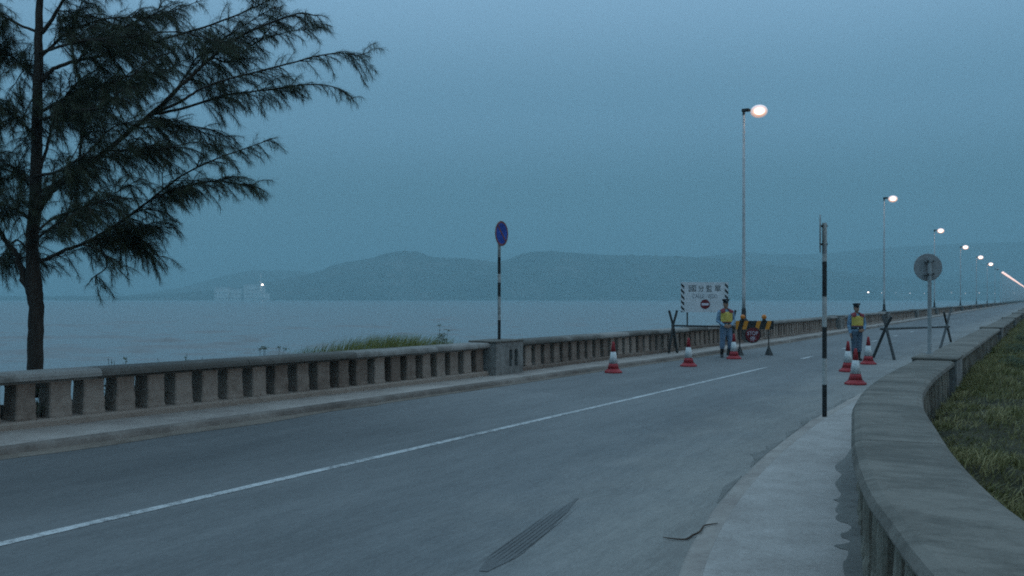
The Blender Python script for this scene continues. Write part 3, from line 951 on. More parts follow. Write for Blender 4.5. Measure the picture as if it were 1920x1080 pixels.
# the far causeway lamps stand closer together and run into one string of lights
m = MB()
m.lathe([(0.12, 0), (0.09, 0.5), (0.05, LAMP_H - 0.8)], 6, 0)
m.ball((0.60, 0, LAMP_H - 0.75), (0.36, 0.30, 0.30), 12, 8, 1)
farme = m.mesh('far_lamp', [M_pole, M_lampfar], True)
s = 284.0; kx = 0
while s < 1120:
    o = link('street_lamp', farme, None, lamp_spot(s), (0, 0, LROT))
    tag(o, 'first lamp of the close far string of lights' if kx == 0 else 'one of the far lit lamps merging into a string along the causeway', 'street lamp', 'street lamps along the sea wall' if kx == 0 else 'far causeway lamps')
    s += 14.0 if kx == 0 else 9.0 + s * 0.004
    kx += 1

# ---------------------------------------------------------------- sign poles
def disc(r, th=0.012, n=28):
    m = MB(); m.lathe([(r - 0.004, -th / 2), (r, -th / 2 + 0.003), (r, th / 2 - 0.003), (r - 0.004, th / 2)], n)
    return m


def banded(name, total, bands, r, parent, mats):
    m = MB()
    edges = [0.0] + [b_[0] for b_ in bands]
    for i, (top, mi) in enumerate(bands):
        m.tube([(0, 0, edges[i]), (0, 0, top)], r, 12, mi, cap=(i in (0, len(bands) - 1)))
    return m.build(name, mats, parent)


def flat_ring(m, r0, r1, z, mi, n=32):
    vs = []; fs = []
    for j in range(n):
        a = 2 * math.pi * j / n
        vs += [(r0 * math.cos(a), r0 * math.sin(a), z), (r1 * math.cos(a), r1 * math.sin(a), z)]
    for j in range(n):
        k_ = (j + 1) % n
        fs.append((2 * j, 2 * j + 1, 2 * k_ + 1, 2 * k_))
    m.add(vs, fs, mi)


def sign_plate(name, r, parent, loc, normal, up=Vector((0, 0, 1))):
    z = Vector(normal).normalized(); x = up.cross(z).normalized(); y = z.cross(x)
    M = Matrix((x, y, z)).transposed().to_4x4()
    o = disc(r).build(name, M_sback, parent)
    o.matrix_local = Matrix.Translation(loc) @ M
    return o


def no_parking_face(o, r):
    m = MB(); flat_ring(m, 0.0, r * 0.82, 0.0068, 0); m.build('sign_face', M_blue, o)
    m = MB(); flat_ring(m, r * 0.82, r * 0.985, 0.0072, 0); m.build('red_border', M_signred, o)
    m = MB()
    ca = math.radians(-45); wd = r * 0.085
    d_ = Vector((math.cos(ca), math.sin(ca), 0)); q = Vector((-d_.y, d_.x, 0)); ln = r * 0.83
    m.add([-d_ * ln - q * wd + Vector((0, 0, .0078)), d_ * ln - q * wd + Vector((0, 0, .0078)), d_ * ln + q * wd + Vector((0, 0, .0078)), -d_ * ln + q * wd + Vector((0, 0, .0078))], [(0, 1, 2, 3)])
    m.build('diagonal_bar', M_signred, o)


# no-parking sign on the first sea-side pier
pos, yaw = frame_at(t_wall, 17.4 - 0.40, 0.20, 0.0, False)
Yp = pos.y
sg1 = thing('no_parking_sign', 'blue and red no parking sign on a thin banded pole atop the sea-wall pier', 'road sign', (at(936, 640, Yp).x, Yp, 0.868))
zf = lambda y: EYE + (HOR - y) / F * Yp - 0.868
banded('pole', 0, [(zf(600), 0), (zf(556), 1), (zf(530), 0), (zf(513), 1), (zf(482), 0), (zf(418), 1)], 0.034, sg1, [M_blk, M_dirtywht])
pl = sign_plate('sign_plate', 0.277, sg1, (0.052, -0.032, zf(438)), (NR[0], NR[1], 0))
no_parking_face(pl, 0.277)
m = MB(); m.box((-0.05, -0.045, zf(438) - 0.02), (0.06, 0.045, zf(438) + 0.02)); m.build('bracket', M_dsteel, sg1)

# edge-on no-parking sign on the right pavement
pb = gp(1546, 781, RPV)
sg2 = thing('no_parking_sign', 'sign seen edge-on atop a black and white striped pole on the right pavement', 'road sign', pb)
zf2 = lambda y: EYE + (HOR - y) / F * pb.y - pb.z
banded('pole', 0, [(zf2(721), 0), (zf2(672), 1), (zf2(613), 0), (zf2(556), 1), (zf2(490), 0), (zf2(476), 1), (zf2(458), 2), (zf2(418), 1)], 0.034, sg2, [M_blk, M_wht, M_sback])
pl = sign_plate('sign_plate', 0.285, sg2, (-0.055, 0.022, zf2(438)), (-0.94, 0.34, 0))
no_parking_face(pl, 0.285)
for zz in (zf2(424), zf2(458)):
    m = MB(); m.box((-0.05, -0.02, zz - 0.015), (0.04, 0.02, zz + 0.015)); m.build('bracket', M_dsteel, sg2)

# round sign seen from behind, on the right pier
pos, yaw = frame_at(t_rw, 15.2, 0.28, 0.0, False)
Y3 = pos.y
sg3 = thing('round_sign', 'round grey sign plate seen from behind on a grey pole on the right wall pier', 'road sign', (at(1743, 600, Y3).x, Y3, 0.918))
zf3 = lambda y: EYE + (HOR - y) / F * Y3 - 0.918
m = MB(); m.lathe([(0.05, 0), (0.05, 0.02), (0.029, 0.022), (0.029, zf3(483))], 12); m.build('pole', M_steel, sg3)
pl = sign_plate('sign_plate', 0.212, sg3, (0.0, 0.055, zf3(501)), (0.08, 1, 0))
for zz in (zf3(490), zf3(514)):
    m = MB(); m.box((-0.062, -0.034, zz - 0.009), (0.062, 0.047, zz + 0.009)); bk = m.build('bracket', M_sback, sg3)
    for q in (-0.042, 0.042):
        m = MB(); m.tube([(q, -0.046, zz), (q, 0.047, zz)], 0.013, 8); m.build('bolt', M_dsteel, bk)

# ---------------------------------------------------------------- traffic cones
def cone_bits(loc, label, h=0.74, rz=0.0):
    c = thing('traffic_cone', label, 'traffic cone', loc, rz, 'red and white traffic cones on the road')
    m = MB()
    m.lathe([(0.215, 0.0), (0.222, 0.012), (0.215, 0.04), (0.17, 0.07), (0.145, 0.10)], 8, M=Matrix.Rotation(math.pi / 8, 4, 'Z'))
    m.build('base', M_cone, c)
    m = MB(); m.lathe([(0.137, 0.10), (0.104, 0.225)], 20, cap if False else 0); m.build('lower_body', M_cone, c, True)
    m = MB(); m.lathe([(0.106, 0.225), (0.062, 0.50)], 20); m.build('white_sleeve', M_conew, c, True)
    m = MB(); m.lathe([(0.061, 0.50), (0.030, h - 0.03), (0.026, h)], 20); m.build('tip', M_cone, c, True)
    return c


cones = [((1150, 699), 'traffic cone nearest to the no parking pole, by the sea-side kerb'), ((1291, 687), 'traffic cone in front of the white board, between the lone cone and the officer'),
         ((1376, 673), 'traffic cone at the side of the officer by the STOP disc'), ((1590, 697), 'traffic cone beside the lone officer, on the centre line side'),
         ((1604, 721), 'closest traffic cone, directly in front of the officer on the right lane'), ((1628, 683), 'traffic cone at the foot of the long pole barrier')]
c0 = None
for (x, y), lab in cones:
    if c0 is None:
        c0 = cone_bits(gp(x, y), lab)
    else:
        dup(c0, gp(x, y), random.uniform(0, 3), lab)

# ---------------------------------------------------------------- text
def text_faces(body, height, fit_w=None):
    c = bpy.data.curves.new('lettering', 'FONT'); c.body = body; c.size = 1.0
    o = bpy.data.objects.new('lettering', c); COL.objects.link(o)
    dg = bpy.context.evaluated_depsgraph_get()
    me = bpy.data.meshes.new_from_object(o.evaluated_get(dg))
    bpy.data.objects.remove(o); bpy.data.curves.remove(c)
    V = np.array([v.co[:] for v in me.vertices]); fs = [tuple(p.vertices) for p in me.polygons]
    bpy.data.meshes.remove(me)
    V -= V.min(axis=0); sz = V.max(axis=0)
    V[:, 1] *= height / sz[1]
    V[:, 0] *= (fit_w / sz[0]) if fit_w else height / sz[1]
    V[:, 0] -= V[:, 0].max() / 2
    return V[:, :2], fs


def put_text(m, body, cx, z0, h, w_, y, mi=0):
    V, fs = text_faces(body, h, w_)
    m.add([(cx + a, y, z0 + b_) for a, b_ in V], fs, mi)


def rod(m, a, b_, r, n=8, mi=0):
    m.tube([a, b_], r, n, mi)


# ---------------------------------------------------------------- white notice board on an X-trestle
TB = gp(1261, 663, SW); TC = gp(1376, 666, 0.0)
def trestle_x(m_parent, base, dirx, spread, ztop, zc, parts=True, wide=0.2, r=0.022, top=0.13):
    """two crossed legs as parts; spread along dirx"""
    d_ = Vector(dirx).normalized()
    hx = zc
    for sgn in (-1, 1):
        a = base + d_ * (sgn * wide) + Vector((0, 0.02 * sgn, 0))
        c_ = base + Vector((0, 0.02 * sgn, zc))
        b_ = c_ + (c_ - a) * ((ztop - zc) / zc)
        m = MB(); rod(m, a, b_, r); m.build('leg', M_dsteel, m_parent)


Yb = 28.0
tb = thing('notice_board', 'white board with Chinese lettering and no entry disc on a crossed-leg trestle', 'notice board', (0, 0, 0))
ppm = F / Yb
zz = lambda y: EYE + (HOR - y) / ppm
xx = lambda x: (x - 960) / ppm
b1 = Vector((xx(1262), Yb, SW)); b2 = Vector((xx(1377), Yb + 0.35, 0.0))
for b_, zt in ((b1, zz(582)), (b2, zz(582))):
    dv = Vector((0.95, 0.3, 0))
    for sgn in (-1, 1):
        zc = zz(609)
        a = b_ + dv * (sgn * 0.15) + Vector((0, 0.02 * sgn, 0)); c_ = Vector((b_.x, b_.y + 0.02 * sgn, zc))
        t_ = c_ + Vector((-(a.x - c_.x) * 0.9, -(a.y - c_.y) * .9, zt - zc))
        m = MB(); rod(m, a, c_, 0.040); rod(m, c_, t_, 0.036); m.build('leg', M_dsteel, tb)
m = MB(); rod(m, Vector((b1.x - 0.05, b1.y, zz(610.5))), Vector((b2.x + 0.1, b2.y, zz(613.5))), 0.028); m.build('crossbar', M_dsteel, tb)
for x in (1290, 1354):
    m = MB(); rod(m, Vector((xx(x), Yb + 0.12, zz(612))), Vector((xx(x), Yb + 0.12, zz(540))), 0.024); m.build('post', M_dsteel, tb)
x0, x1, z0, z1 = xx(1277), xx(1366.5), zz(585.5), zz(529)
m = MB(); m.box((x0, Yb + 0.05, z0), (x1, Yb + 0.075, z1)); bd = m.build('board', M_board, tb)
yf = Yb + 0.05
for side_ in (0, 1):
    m = MB()
    xa = x0 if side_ == 0 else x1 - 0.115
    nst = 6; ph = (z1 - z0) / 5.35
    for i in range(nst):
        zt = z1 - 0.02 - ph * i
        pts = [(xa + 0.004, zt), (xa + 0.111, zt - 0.105), (xa + 0.111, zt - 0.19), (xa + 0.004, zt - 0.085)]
        pts = [(p[0], min(max(p[1], z0 + .002), z1 - .002)) for p in pts]
        if abs(pts[0][1] - pts[3][1]) < .005 and abs(pts[1][1] - pts[2][1]) < .005:
            continue
        m.add([(p[0], yf - 0.002, p[1]) for p in pts], [(3, 2, 1, 0)])
    m.build('edge_stripes', M_print, bd)
m = MB()
for ch, cx, wpx in (('國', 1299, 13.5), ('分', 1315, 10.5), ('監', 1330.5, 11.5), ('單', 1346.5, 11.5)):
    put_text(m, ch, xx(cx), zz(547), 12.3 / ppm, wpx / ppm, yf - 0.003)
m.build('lettering', M_print, bd)
m = MB()
put_text(m, 'CALLE', xx(1310), zz(559), 7.4 / ppm, 22 / ppm, yf - 0.003)
m.build('lettering', M_thin, bd); m = MB()
put_text(m, 'VEDO', xx(1336.5), zz(559), 7.4 / ppm, 18 / ppm, yf - 0.003)
m.build('lettering', M_thin, bd)
ne = MB(); c_ = Vector((xx(1322.8), yf - 0.004, zz(570.5))); r_ = 9.0 / ppm
M4 = Matrix.Translation(c_) @ Matrix.Rotation(math.pi / 2, 4, 'X')
tmp = MB(); flat_ring(tmp, 0.0, r_, 0, 0); ne.add([M4 @ Vector(v) for v in tmp.v], tmp.f)
ne.build('no_entry_disc', M_stopred, bd)
m = MB(); m.add([(c_.x - r_ * .72, c_.y - .003, c_.z - r_ * .24), (c_.x + r_ * .72, c_.y - .003, c_.z - r_ * .24), (c_.x + r_ * .72, c_.y - .003, c_.z + r_ * .24), (c_.x - r_ * .72, c_.y - .003, c_.z + r_ * .24)], [(0, 1, 2, 3)])
m.build('no_entry_bar', M_offw, bd)

# ---------------------------------------------------------------- long pole barrier on the right lane
A3 = gp(1658, 672); B3 = gp(1773, 646)
tr = thing('pole_barrier', 'long dark pole laid across two crossed-leg stands on the right lane', 'barrier')
pa = F / A3.y; pc = F / B3.y
za = EYE + (HOR - 614) / pa; zb_ = EYE + (HOR - 609) / pc
for base, p_, foot, crs, topx in ((A3, pa, ((1637, 671), (1677, 675)), (1661.5, 611), ((1655.5, 592), (1671.5, 594))), (B3, pc, ((1763, 653), (1783, 641)), (1775.5, 607), ((1781, 586), (1770, 586)))):
    Yc = base.y
    C_ = at(crs[0], crs[1], Yc)
    for i, ((fx, fy), (tx, ty)) in enumerate(zip(foot, (topx[1], topx[0]) if base is A3 else (topx[0], topx[1]))):
        f0 = gp(fx, fy)
        c2 = C_ + Vector((0, 0.025 * (1 if i else -1), 0))
        m = MB(); rod(m, f0, c2, 0.045); tt = at(tx, ty, Yc + (Yc - f0.y) * .4); rod(m, c2, tt, 0.042); m.build('leg', M_dsteel, tr)
m = MB(); rod(m, at(1652, 617, A3.y), at(1780, 612.5, B3.y), 0.036); m.build('crossbar', M_dsteel, tr)

# ---------------------------------------------------------------- striped barrier with amber lamps and STOP disc
Ys = 28.35; ps = F / Ys
xs_ = lambda x: (x - 960) / ps
zs_ = lambda y: EYE + (HOR - y) / ps
sb = thing('striped_barrier', 'orange and black striped barrier board on two thin dark stands beside the officer', 'barrier')
for x in (1387, 1441.5):
    m = MB()
    m.tube([(xs_(x), Ys + 0.03, zs_(602)), (xs_(x + .4), Ys + 0.03, 0.25)], 0.019, 8)
    m.build('leg', M_dsteel, sb)
    m = MB(); X = xs_(x + .4)
    m.add([(X - .02, Ys - .0, .27), (X + .02, Ys - .0, .27), (X + .02, Ys + .06, .27), (X - .02, Ys + .06, .27), (X - .06, Ys - .2, 0), (X + .08, Ys - .2, 0), (X + .08, Ys + .26, 0), (X - .06, Ys + .26, 0)],
          [(0, 1, 2, 3), (0, 4, 5, 1), (1, 5, 6, 2), (2, 6, 7, 3), (3, 7, 4, 0), (7, 6, 5, 4)])
    m.build('foot', M_dsteel, sb)
bx0, bx1, bz0, bz1 = xs_(1379.5), xs_(1450.5), zs_(617.5), zs_(601.5)
m = MB(); m.box((bx0, Ys - 0.02, bz0), (bx1, Ys + 0.01, bz1)); bd2 = m.build('board', M_blk, sb)
h_ = bz1 - bz0; wst = 7.8 / ps; sl = 4.6 / ps
for xa in (1374.5, 1391.0, 1414.5, 1434.0):
    a = xs_(xa); m = MB()
    pts = [(a, bz0), (a + wst, bz0), (a + wst + sl, bz1), (a + sl, bz1)]
    pts = [(min(max(p[0], bx0), bx1), p[1]) for p in pts]
    m.add([(p[0], Ys - 0.023, p[1]) for p in pts], [(0, 1, 2, 3)])
    m.build('orange_stripe', M_orange, bd2)
for x in (1392.5, 1432.5):
    m = MB(); m.box((xs_(x) - 0.05, Ys - 0.05, bz1 + 0.001), (xs_(x) + 0.05, Ys + 0.03, bz1 + 0.05)); m.build('lamp_base', M_blk, sb)
    m = MB(); M_ = Matrix.Translation((xs_(x), Ys - 0.01, bz1 + 0.12)) @ Matrix.Rotation(math.pi / 2, 4, 'X')
    m.lathe([(0.02, -0.055), (0.065, -0.045), (0.078, -0.01), (0.078, 0.01), (0.065, 0.045), (0.02, 0.055)], 18, M=M_)
    m.build('amber_lamp', M_amber, sb, True)
st_ = thing('stop_sign', 'dark red STOP disc hanging on the orange and black striped barrier', 'sign', (xs_(1410.3), Ys - 0.05, zs_(628)))
r_ = 15.4 / ps
o = disc(r_).build('disc', M_blk, st_); o.rotation_euler = (math.pi / 2, 0, 0)
m = MB(); flat_ring(m, 0, r_ * .88, 0.0075, 0); m.build('red_face', M_stopred, o)
m = MB()
V, fs = text_faces('STOP', 0.115, 0.33)
m.add([(a, b_ - 0.115 / 2 + 0.058, 0.0095) for a, b_ in V], fs)
m.build('lettering', M_offw, o); m = MB()
V, fs = text_faces('停', 0.15, 0.16)
m.add([(a, b_ - 0.19, 0.0095) for a, b_ in V], fs)
m.build('lettering', M_offw, o)
m = MB(); rod(m, (0, 0.025, -0.05), (0, 0.025, r_ + 0.13), 0.012); m.build('hanger', M_dsteel, st_)

# ---------------------------------------------------------------- people
def ell(c, rx, ry, n=16, tilt=0.0):
    c = Vector(c)
    return [c + Vector((rx * math.cos(2 * math.pi * j / n), ry * math.sin(2 * math.pi * j / n), tilt * math.cos(2 * math.pi * j / n))) for j in range(n)]


def remesh(o, vox, smooth_it=4):
    r = o.modifiers.new('join', 'REMESH'); r.mode = 'VOXEL'; r.voxel_size = vox; r.use_smooth_shade = True
    if smooth_it:
        s_ = o.modifiers.new('soft', 'SMOOTH'); s_.iterations = smooth_it; s_.factor = 0.5
    return o


def limb(m, pts, rad, n=12):
    m.tube(pts, rad, n)
    for p, r in zip(pts, rad):
        m.ball(p, r * 0.98, n, 6)


def hand(m, wrist, dirv, palmn, side):
    """palm and five curled fingers; dirv = along the hand, palmn = towards the palm side"""
    d_ = Vector(dirv).normalized(); p_ = Vector(palmn); p_ = (p_ - d_ * p_.dot(d_)).normalized(); x = d_.cross(p_)
    w0 = Vector(wrist)
    for i, a in enumerate((-0.03, -0.01, 0.01, 0.03)):
        m.tube([w0 + x * a * 0.6, w0 + d_ * 0.05 + x * a, w0 + d_ * 0.095 + x * a * 1.05], [0.016, 0.0165, 0.013], 8)
    for i, (a, ln) in enumerate(((-0.032, 0.062), (-0.011, 0.078), (0.011, 0.084), (0.032, 0.074))):
        k0 = w0 + d_ * 0.09 + x * a
        k1 = k0 + d_ * ln * 0.45 + p_ * 0.008
        k2 = k1 + d_ * ln * 0.30 + p_ * 0.018
        k3 = k2 + d_ * ln * 0.14 + p_ * 0.020
        m.tube([k0, k1, k2, k3], [0.0105, 0.010, 0.009, 0.0075], 8)
    th = x * (0.04 * side)
    m.tube([w0 + d_ * 0.025 + th * 0.6, w0 + d_ * 0.055 + th * 1.3 + p_ * 0.012, w0 + d_ * 0.085 + th * 1.45 + p_ * 0.024, w0 + d_ * 0.105 + th * 1.3 + p_ * 0.03], [0.015, 0.013, 0.011, 0.009], 8)


def officer(label, loc, rz, height, legs, arms, trouser_m, head_yaw=0.0):
    """local space: facing -y; built 1.72 m tall then scaled. legs: [(hip, knee, ankle, toe)], arms: [(shoulder, elbow, wrist, handdir, palm)]"""
    P = thing('person', label, 'person', loc, rz, 'officers at the road block')
    k = height / 1.72
    P.scale = (k, k, k)
    R_ = Matrix.Translation((0, 0.0, 1.50)) @ Matrix.Rotation(head_yaw, 4, 'Z') @ Matrix.Translation((0, 0, -1.50))
    H = lambda *a: R_ @ Vector(a)
    # --- body
    m = MB()
    m.rings([ell((0, 0.0, .84), .14, .095), ell((0, 0, .93), .155, .105), ell((0, 0, 1.05), .135, .09), ell((0, -.005, 1.18), .155, .10), ell((0, -.005, 1.30), .165, .105), ell((0, .005, 1.385), .13, .08), ell((0, .012, 1.42), .065, .06)])
    m.rings([ell((0, .012, 1.39), .060, .058), ell((0, .006, 1.46), .053, .055), ell((0, 0, 1.53), .052, .056)])
    hr = [ell((0, -.030, 1.495), .028, .030), ell((0, -.028, 1.51), .048, .058), ell((0, -.018, 1.54), .062, .082), ell((0, -.008, 1.58), .071, .094), ell((0, 0, 1.62), .074, .099), ell((0, .004, 1.66), .070, .094), ell((0, .006, 1.69), .052, .072), ell((0, .006, 1.712), .02, .03)]
    m.rings([[H(*p) for p in r] for r in hr])
    m.tube([H(0, -.098, 1.600), H(0, -.112, 1.575), H(0, -.102, 1.560)], [.008, .014, .010], 8)           # nose
    for sx_ in (-1, 1):
        m.ball(H(sx_ * .076, .008, 1.585), (.012, .022, .032), 8, 6)                                     # ears
        m.ball(H(sx_ * .026, -.090, 1.608), (.018, .010, .006), 8, 5)                                    # brows
    m.ball(H(0, -.092, 1.536), (.022, .012, .006), 8, 5)
    m.ball(H(0, -.090, 1.526), (.018, .012, .007), 8, 5)
    m.ball(H(0, -.078, 1.503), (.020, .014, .013), 8, 5)
    for hip, knee, ankle, toe in legs:
        limb(m, [hip, knee, ankle], [.075, .05, .036])
        limb(m, [ankle, toe], [.036, .028])
    for sh, el_, wr, hd, pn, sd_ in arms:
        limb(m, [sh, el_, wr], [.045, .037, .026])
        hand(m, wr, hd, pn, sd_)
    remesh(m.build('body', M_skin, P), 0.0075, 2)
    # --- eyes, hair
    for sx_ in (-1, 1):
        m = MB(); m.ball(H(sx_ * .029, -.0865, 1.592), (.012, .008, .006), 8, 6); e_ = m.build('eye', M_eye, P, True)
        m = MB(); m.ball(H(sx_ * .029, -.0935, 1.592), (.005, .003, .005), 8, 6); m.build('iris', M_hair, e_, True)
    m = MB()
    m.rings([[H(*p) for p in r] for r in [ell((0, .040, 1.535), .050, .045), ell((0, .030, 1.575), .072, .068), ell((0, .022, 1.62), .078, .084), ell((0, .016, 1.655), .075, .088)]])
    m.build('hair', M_hair, P, True)
    # --- shirt with sleeves and collar
    m = MB()
    m.rings([ell((0, 0, .90), .172, .120), ell((0, 0, .97), .165, .115), ell((0, 0, 1.05), .160, .110), ell((0, -.005, 1.18), .178, .122), ell((0, -.005, 1.30), .188, .124), ell((0, .0, 1.37), .165, .100), ell((0, .010, 1.41), .105, .078), ell((0, .012, 1.445), .068, .066)])
    for sh, el_, wr, hd, pn, sd_ in arms:
        sh, el_, wr = Vector(sh), Vector(el_), Vector(wr)
        limb(m, [sh * 1.0, sh.lerp(el_, .5), el_, el_.lerp(wr, .5), el_.lerp(wr, .93)], [.074, .064, .057, .052, .043])
    remesh(m.build('shirt', M_shirt, P), 0.012, 4)
    # --- trousers tucked into boots
    m = MB()
    m.rings([ell((0, 0, .80), .165, .112), ell((0, 0, .88), .172, .118), ell((0, 0, .97), .162, .112)])
    for hip, knee, ankle, toe in legs:
        hip, knee, ankle = Vector(hip), Vector(knee), Vector(ankle)
        limb(m, [hip, hip.lerp(knee, .5), knee, knee.lerp(ankle, .35), knee.lerp(ankle, .46)], [.100, .094, .080, .082, .074])
    remesh(m.build('trousers', trouser_m, P), 0.012, 4)
    for hip, knee, ankle, toe in legs:
        knee, ankle, toe = Vector(knee), Vector(ankle), Vector(toe)
        m = MB(); limb(m, [knee.lerp(ankle, .40), knee.lerp(ankle, .75), ankle], [.064, .056, .048])
        fd = (toe - ankle); fd.z = 0; fd.normalize()
        limb(m, [ankle - fd * .045 + Vector((0, 0, -.04)), ankle + Vector((0, 0, -.035)), toe.lerp(ankle, .35), toe], [.040, .044, .046, .036])
        remesh(m.build('boot', M_boot, P), 0.009, 2)
    # --- safety tabard: front and back panels, red shoulders
    def shell(z0_, z1_, a0, a1, rx, ry, th, name, mt, parent, nz=5, na=14, yoff=-.004):
        mm = MB(); inner = []; outer = []
        for i in range(nz + 1):
            z = z0_ + (z1_ - z0_) * i / nz
            fz = 1.0 if z < 1.32 else 1 - 0.55 * ((z - 1.32) / 0.12) ** 1.6
            for rr, lst in ((0, inner), (th, outer)):
                lst.append([(((rx * fz if False else rx) + rr) * math.cos(a0 + (a1 - a0) * j / na), yoff + (ry * (fz if z > 1.32 else 1) + rr) * math.sin(a0 + (a1 - a0) * j / na), z) for j in range(na + 1)])
        vs = [p for r in outer for p in r] + [p for r in inner for p in r]; k_ = na + 1; off = (nz + 1) * k_; fs = []
        for i in range(nz):
            for j in range(na):
                q = (i * k_ + j, i * k_ + j + 1, (i + 1) * k_ + j + 1, (i + 1) * k_ + j)
                fs.append(q); fs.append(tuple(reversed([off + a for a in q])))
        for j in range(na):
            fs.append((j + 1, j, off + j, off + j + 1)); a = nz * k_
            fs.append((a + j, a + j + 1, off + a + j + 1, off + a + j))
        for i in range(nz):
            fs.append((i * k_, (i + 1) * k_, off + (i + 1) * k_, off + i * k_)); a = na
            fs.append(((i + 1) * k_ + a, i * k_ + a, off + i * k_ + a, off + (i + 1) * k_ + a))
        mm.add(vs, fs)
        return mm.build(name, mt, parent)
    vt = shell(1.075, 1.375, math.radians(208), math.radians(332), .200, .142, .006, 'vest', M_vest, P)
    shell(1.075, 1.375, math.radians(28), math.radians(152), .200, .142, .006, 'back_panel', M_vest, vt)
    shell(1.050, 1.0745, math.radians(208), math.radians(332), .200, .142, .006, 'hem', M_vred, vt, 1)
    m = MB()
    for sx_ in (-1, 1):
        rs = []
        for i in range(9):
            a = math.pi * i / 8
            yy = -0.140 * math.cos(a) * (0.80 if 2 < i < 6 else 1.0); zt = 1.365 + 0.075 * math.sin(a) ** 0.7 if 0 < i < 8 else 1.35
            rs.append([(sx_ * .060, yy, zt + .045 * math.sin(a)), (sx_ * .190, yy, zt - .010), (sx_ * .190, yy * .985, zt - .018), (sx_ * .060, yy * .985, zt + .037 * math.sin(a))])
        m.rings(rs)
    m.build('shoulder_strap', M_vred, vt)
    # --- belt with pouch
    m = MB(); m.rings([ell((0, 0, .965), .178, .126), ell((0, 0, .970), .184, .132), ell((0, 0, 1.015), .180, .130), ell((0, 0, 1.020), .174, .122)])
    bl = m.build('belt', M_leather, P, True)
    m = MB(); m.box((.02, -.165, .90), (.15, -.125, 1.03), bev=.012); m.build('pouch', M_leather, bl)
    m = MB(); m.box((-.03, -.142, .967), (.012, -.128, 1.017), bev=.004); m.build('buckle', M_badge, bl)
    # --- peaked cap
    m = MB()
    cr = [ell((0, .008, 1.650), .080, .100), ell((0, .008, 1.690), .083, .103), ell((0, .004, 1.725), .110, .128, tilt=0), ell((0, .0, 1.742), .118, .134), ell((0, .004, 1.755), .090, .105), ell((0, .006, 1.762), .03, .04)]
    m.rings([[H(*p) for p in r] for r in cr])
    cp = m.build('cap', M_navy, P, True)
    m = MB(); pts = []
    rs = []
    for i in range(9):
        a = math.radians(205 + 130 * i / 8)
        ca_, sa_ = math.cos(a), math.sin(a); dep = .05 * math.sin(math.pi * i / 8)
        rs.append([H(.081 * ca_, .101 * sa_ + .008, 1.662), H(.084 * ca_, (.103 + dep) * sa_, 1.650 - dep * .45), H(.084 * ca_, (.103 + dep) * sa_, 1.645 - dep * .45), H(.081 * ca_, .101 * sa_ + .008, 1.654)])
    m.rings(rs)
    m.build('visor', M_boot, cp)
    m = MB(); m.ball(H(0, -.106, 1.712), (.020, .008, .024), 10, 6); m.build('badge', M_badge, cp, True)
    return P


o1 = gp(1359, 670)
officer('officer in light blue uniform and yellow vest standing by the STOP disc and white board', (o1.x + .03, o1.y, 0), 0.10, 1.72,
        [((-.085, 0, .86), (-.105, -.02, .49), (-.125, .0, .075), (-.16, -.13, .03)), ((.085, 0, .86), (.125, -.01, .49), (.155, .04, .075), (.185, -.09, .03))],
        [((-.185, .0, 1.36), (-.245, .02, 1.10), (-.115, -.17, .955), (.75, -.28, -.25), (0, 1, .1), 1),
         ((.185, .0, 1.36), (.255, .03, 1.11), (.10, -.19, .965), (-.8, -.15, -.22), (0, 1, .1), 1)], M_trou, -0.12)
o2 = Vector(((1606 - 960) / F * 25.9, 25.9, 0))
officer('officer in blue uniform and yellow vest standing alone behind the cones on the right lane', o2, 0.04, 1.60,
        [((-.085, 0, .86), (-.08, -.01, .49), (-.075, .01, .075), (-.10, -.13, .03)), ((.085, 0, .86), (.08, -.01, .49), (.075, .02, .075), (.10, -.12, .03))],
        [((-.185, .0, 1.36), (-.235, .02, 1.09), (-.215, -.06, .84), (.05, -.12, -1), (1, 0, 0), -1),
         ((.185, .0, 1.36), (.265, .03, 1.11), (.16, -.17, .945), (-.75, -.25, -.15), (0, 1, .1), 1)], M_trou2, 0.05)

# ---------------------------------------------------------------- casuarina tree behind the sea wall
TY = 12.8
def T3(x, y, dy=0.0):
    return at(x, y, TY + dy)


tree = thing('casuarina_tree', 'tall dark casuarina tree with drooping needles behind the sea wall', 'tree', T3(66, 742))
tree_loc = Vector(tree.location)
wood = MB()
limbs = []      # (points, radii) for the twigs


def catmull(pts, sub=5):
    pts = [Vector(p) for p in pts]
    P = [pts[0] * 2 - pts[1]] + pts + [pts[-1] * 2 - pts[-2]]
    r = []
    for i in range(1, len(P) - 2):
        for j in range(sub):
            t_ = j / sub
            a, b_, c_, d_ = P[i - 1], P[i], P[i + 1], P[i + 2]
            r.append(0.5 * ((2 * b_) + (c_ - a) * t_ + (2 * a - 5 * b_ + 4 * c_ - d_) * t_ ** 2 + (3 * b_ - a - 3 * c_ + d_) * t_ ** 3))
    r.append(pts[-1])
    return r


def branch(keys, r0, r1, leaf0=0.25, dens=1.0, n=7, sub=5):
    pts = catmull([T3(*k_) for k_ in keys], sub)
    q = [p - tree_loc for p in pts]
    rad = [r0 + (r1 - r0) * (i / (len(q) - 1)) ** 0.8 for i in range(len(q))]
    for i in range(1, len(q) - 1):
        q[i] = q[i] + Vector((random.gauss(0, 1), random.gauss(0, 1), random.gauss(0, 1))) * rad[i] * 0.18
    wood.tube(q, rad, n)
    if dens > 0:
        limbs.append((q, rad, leaf0, dens))


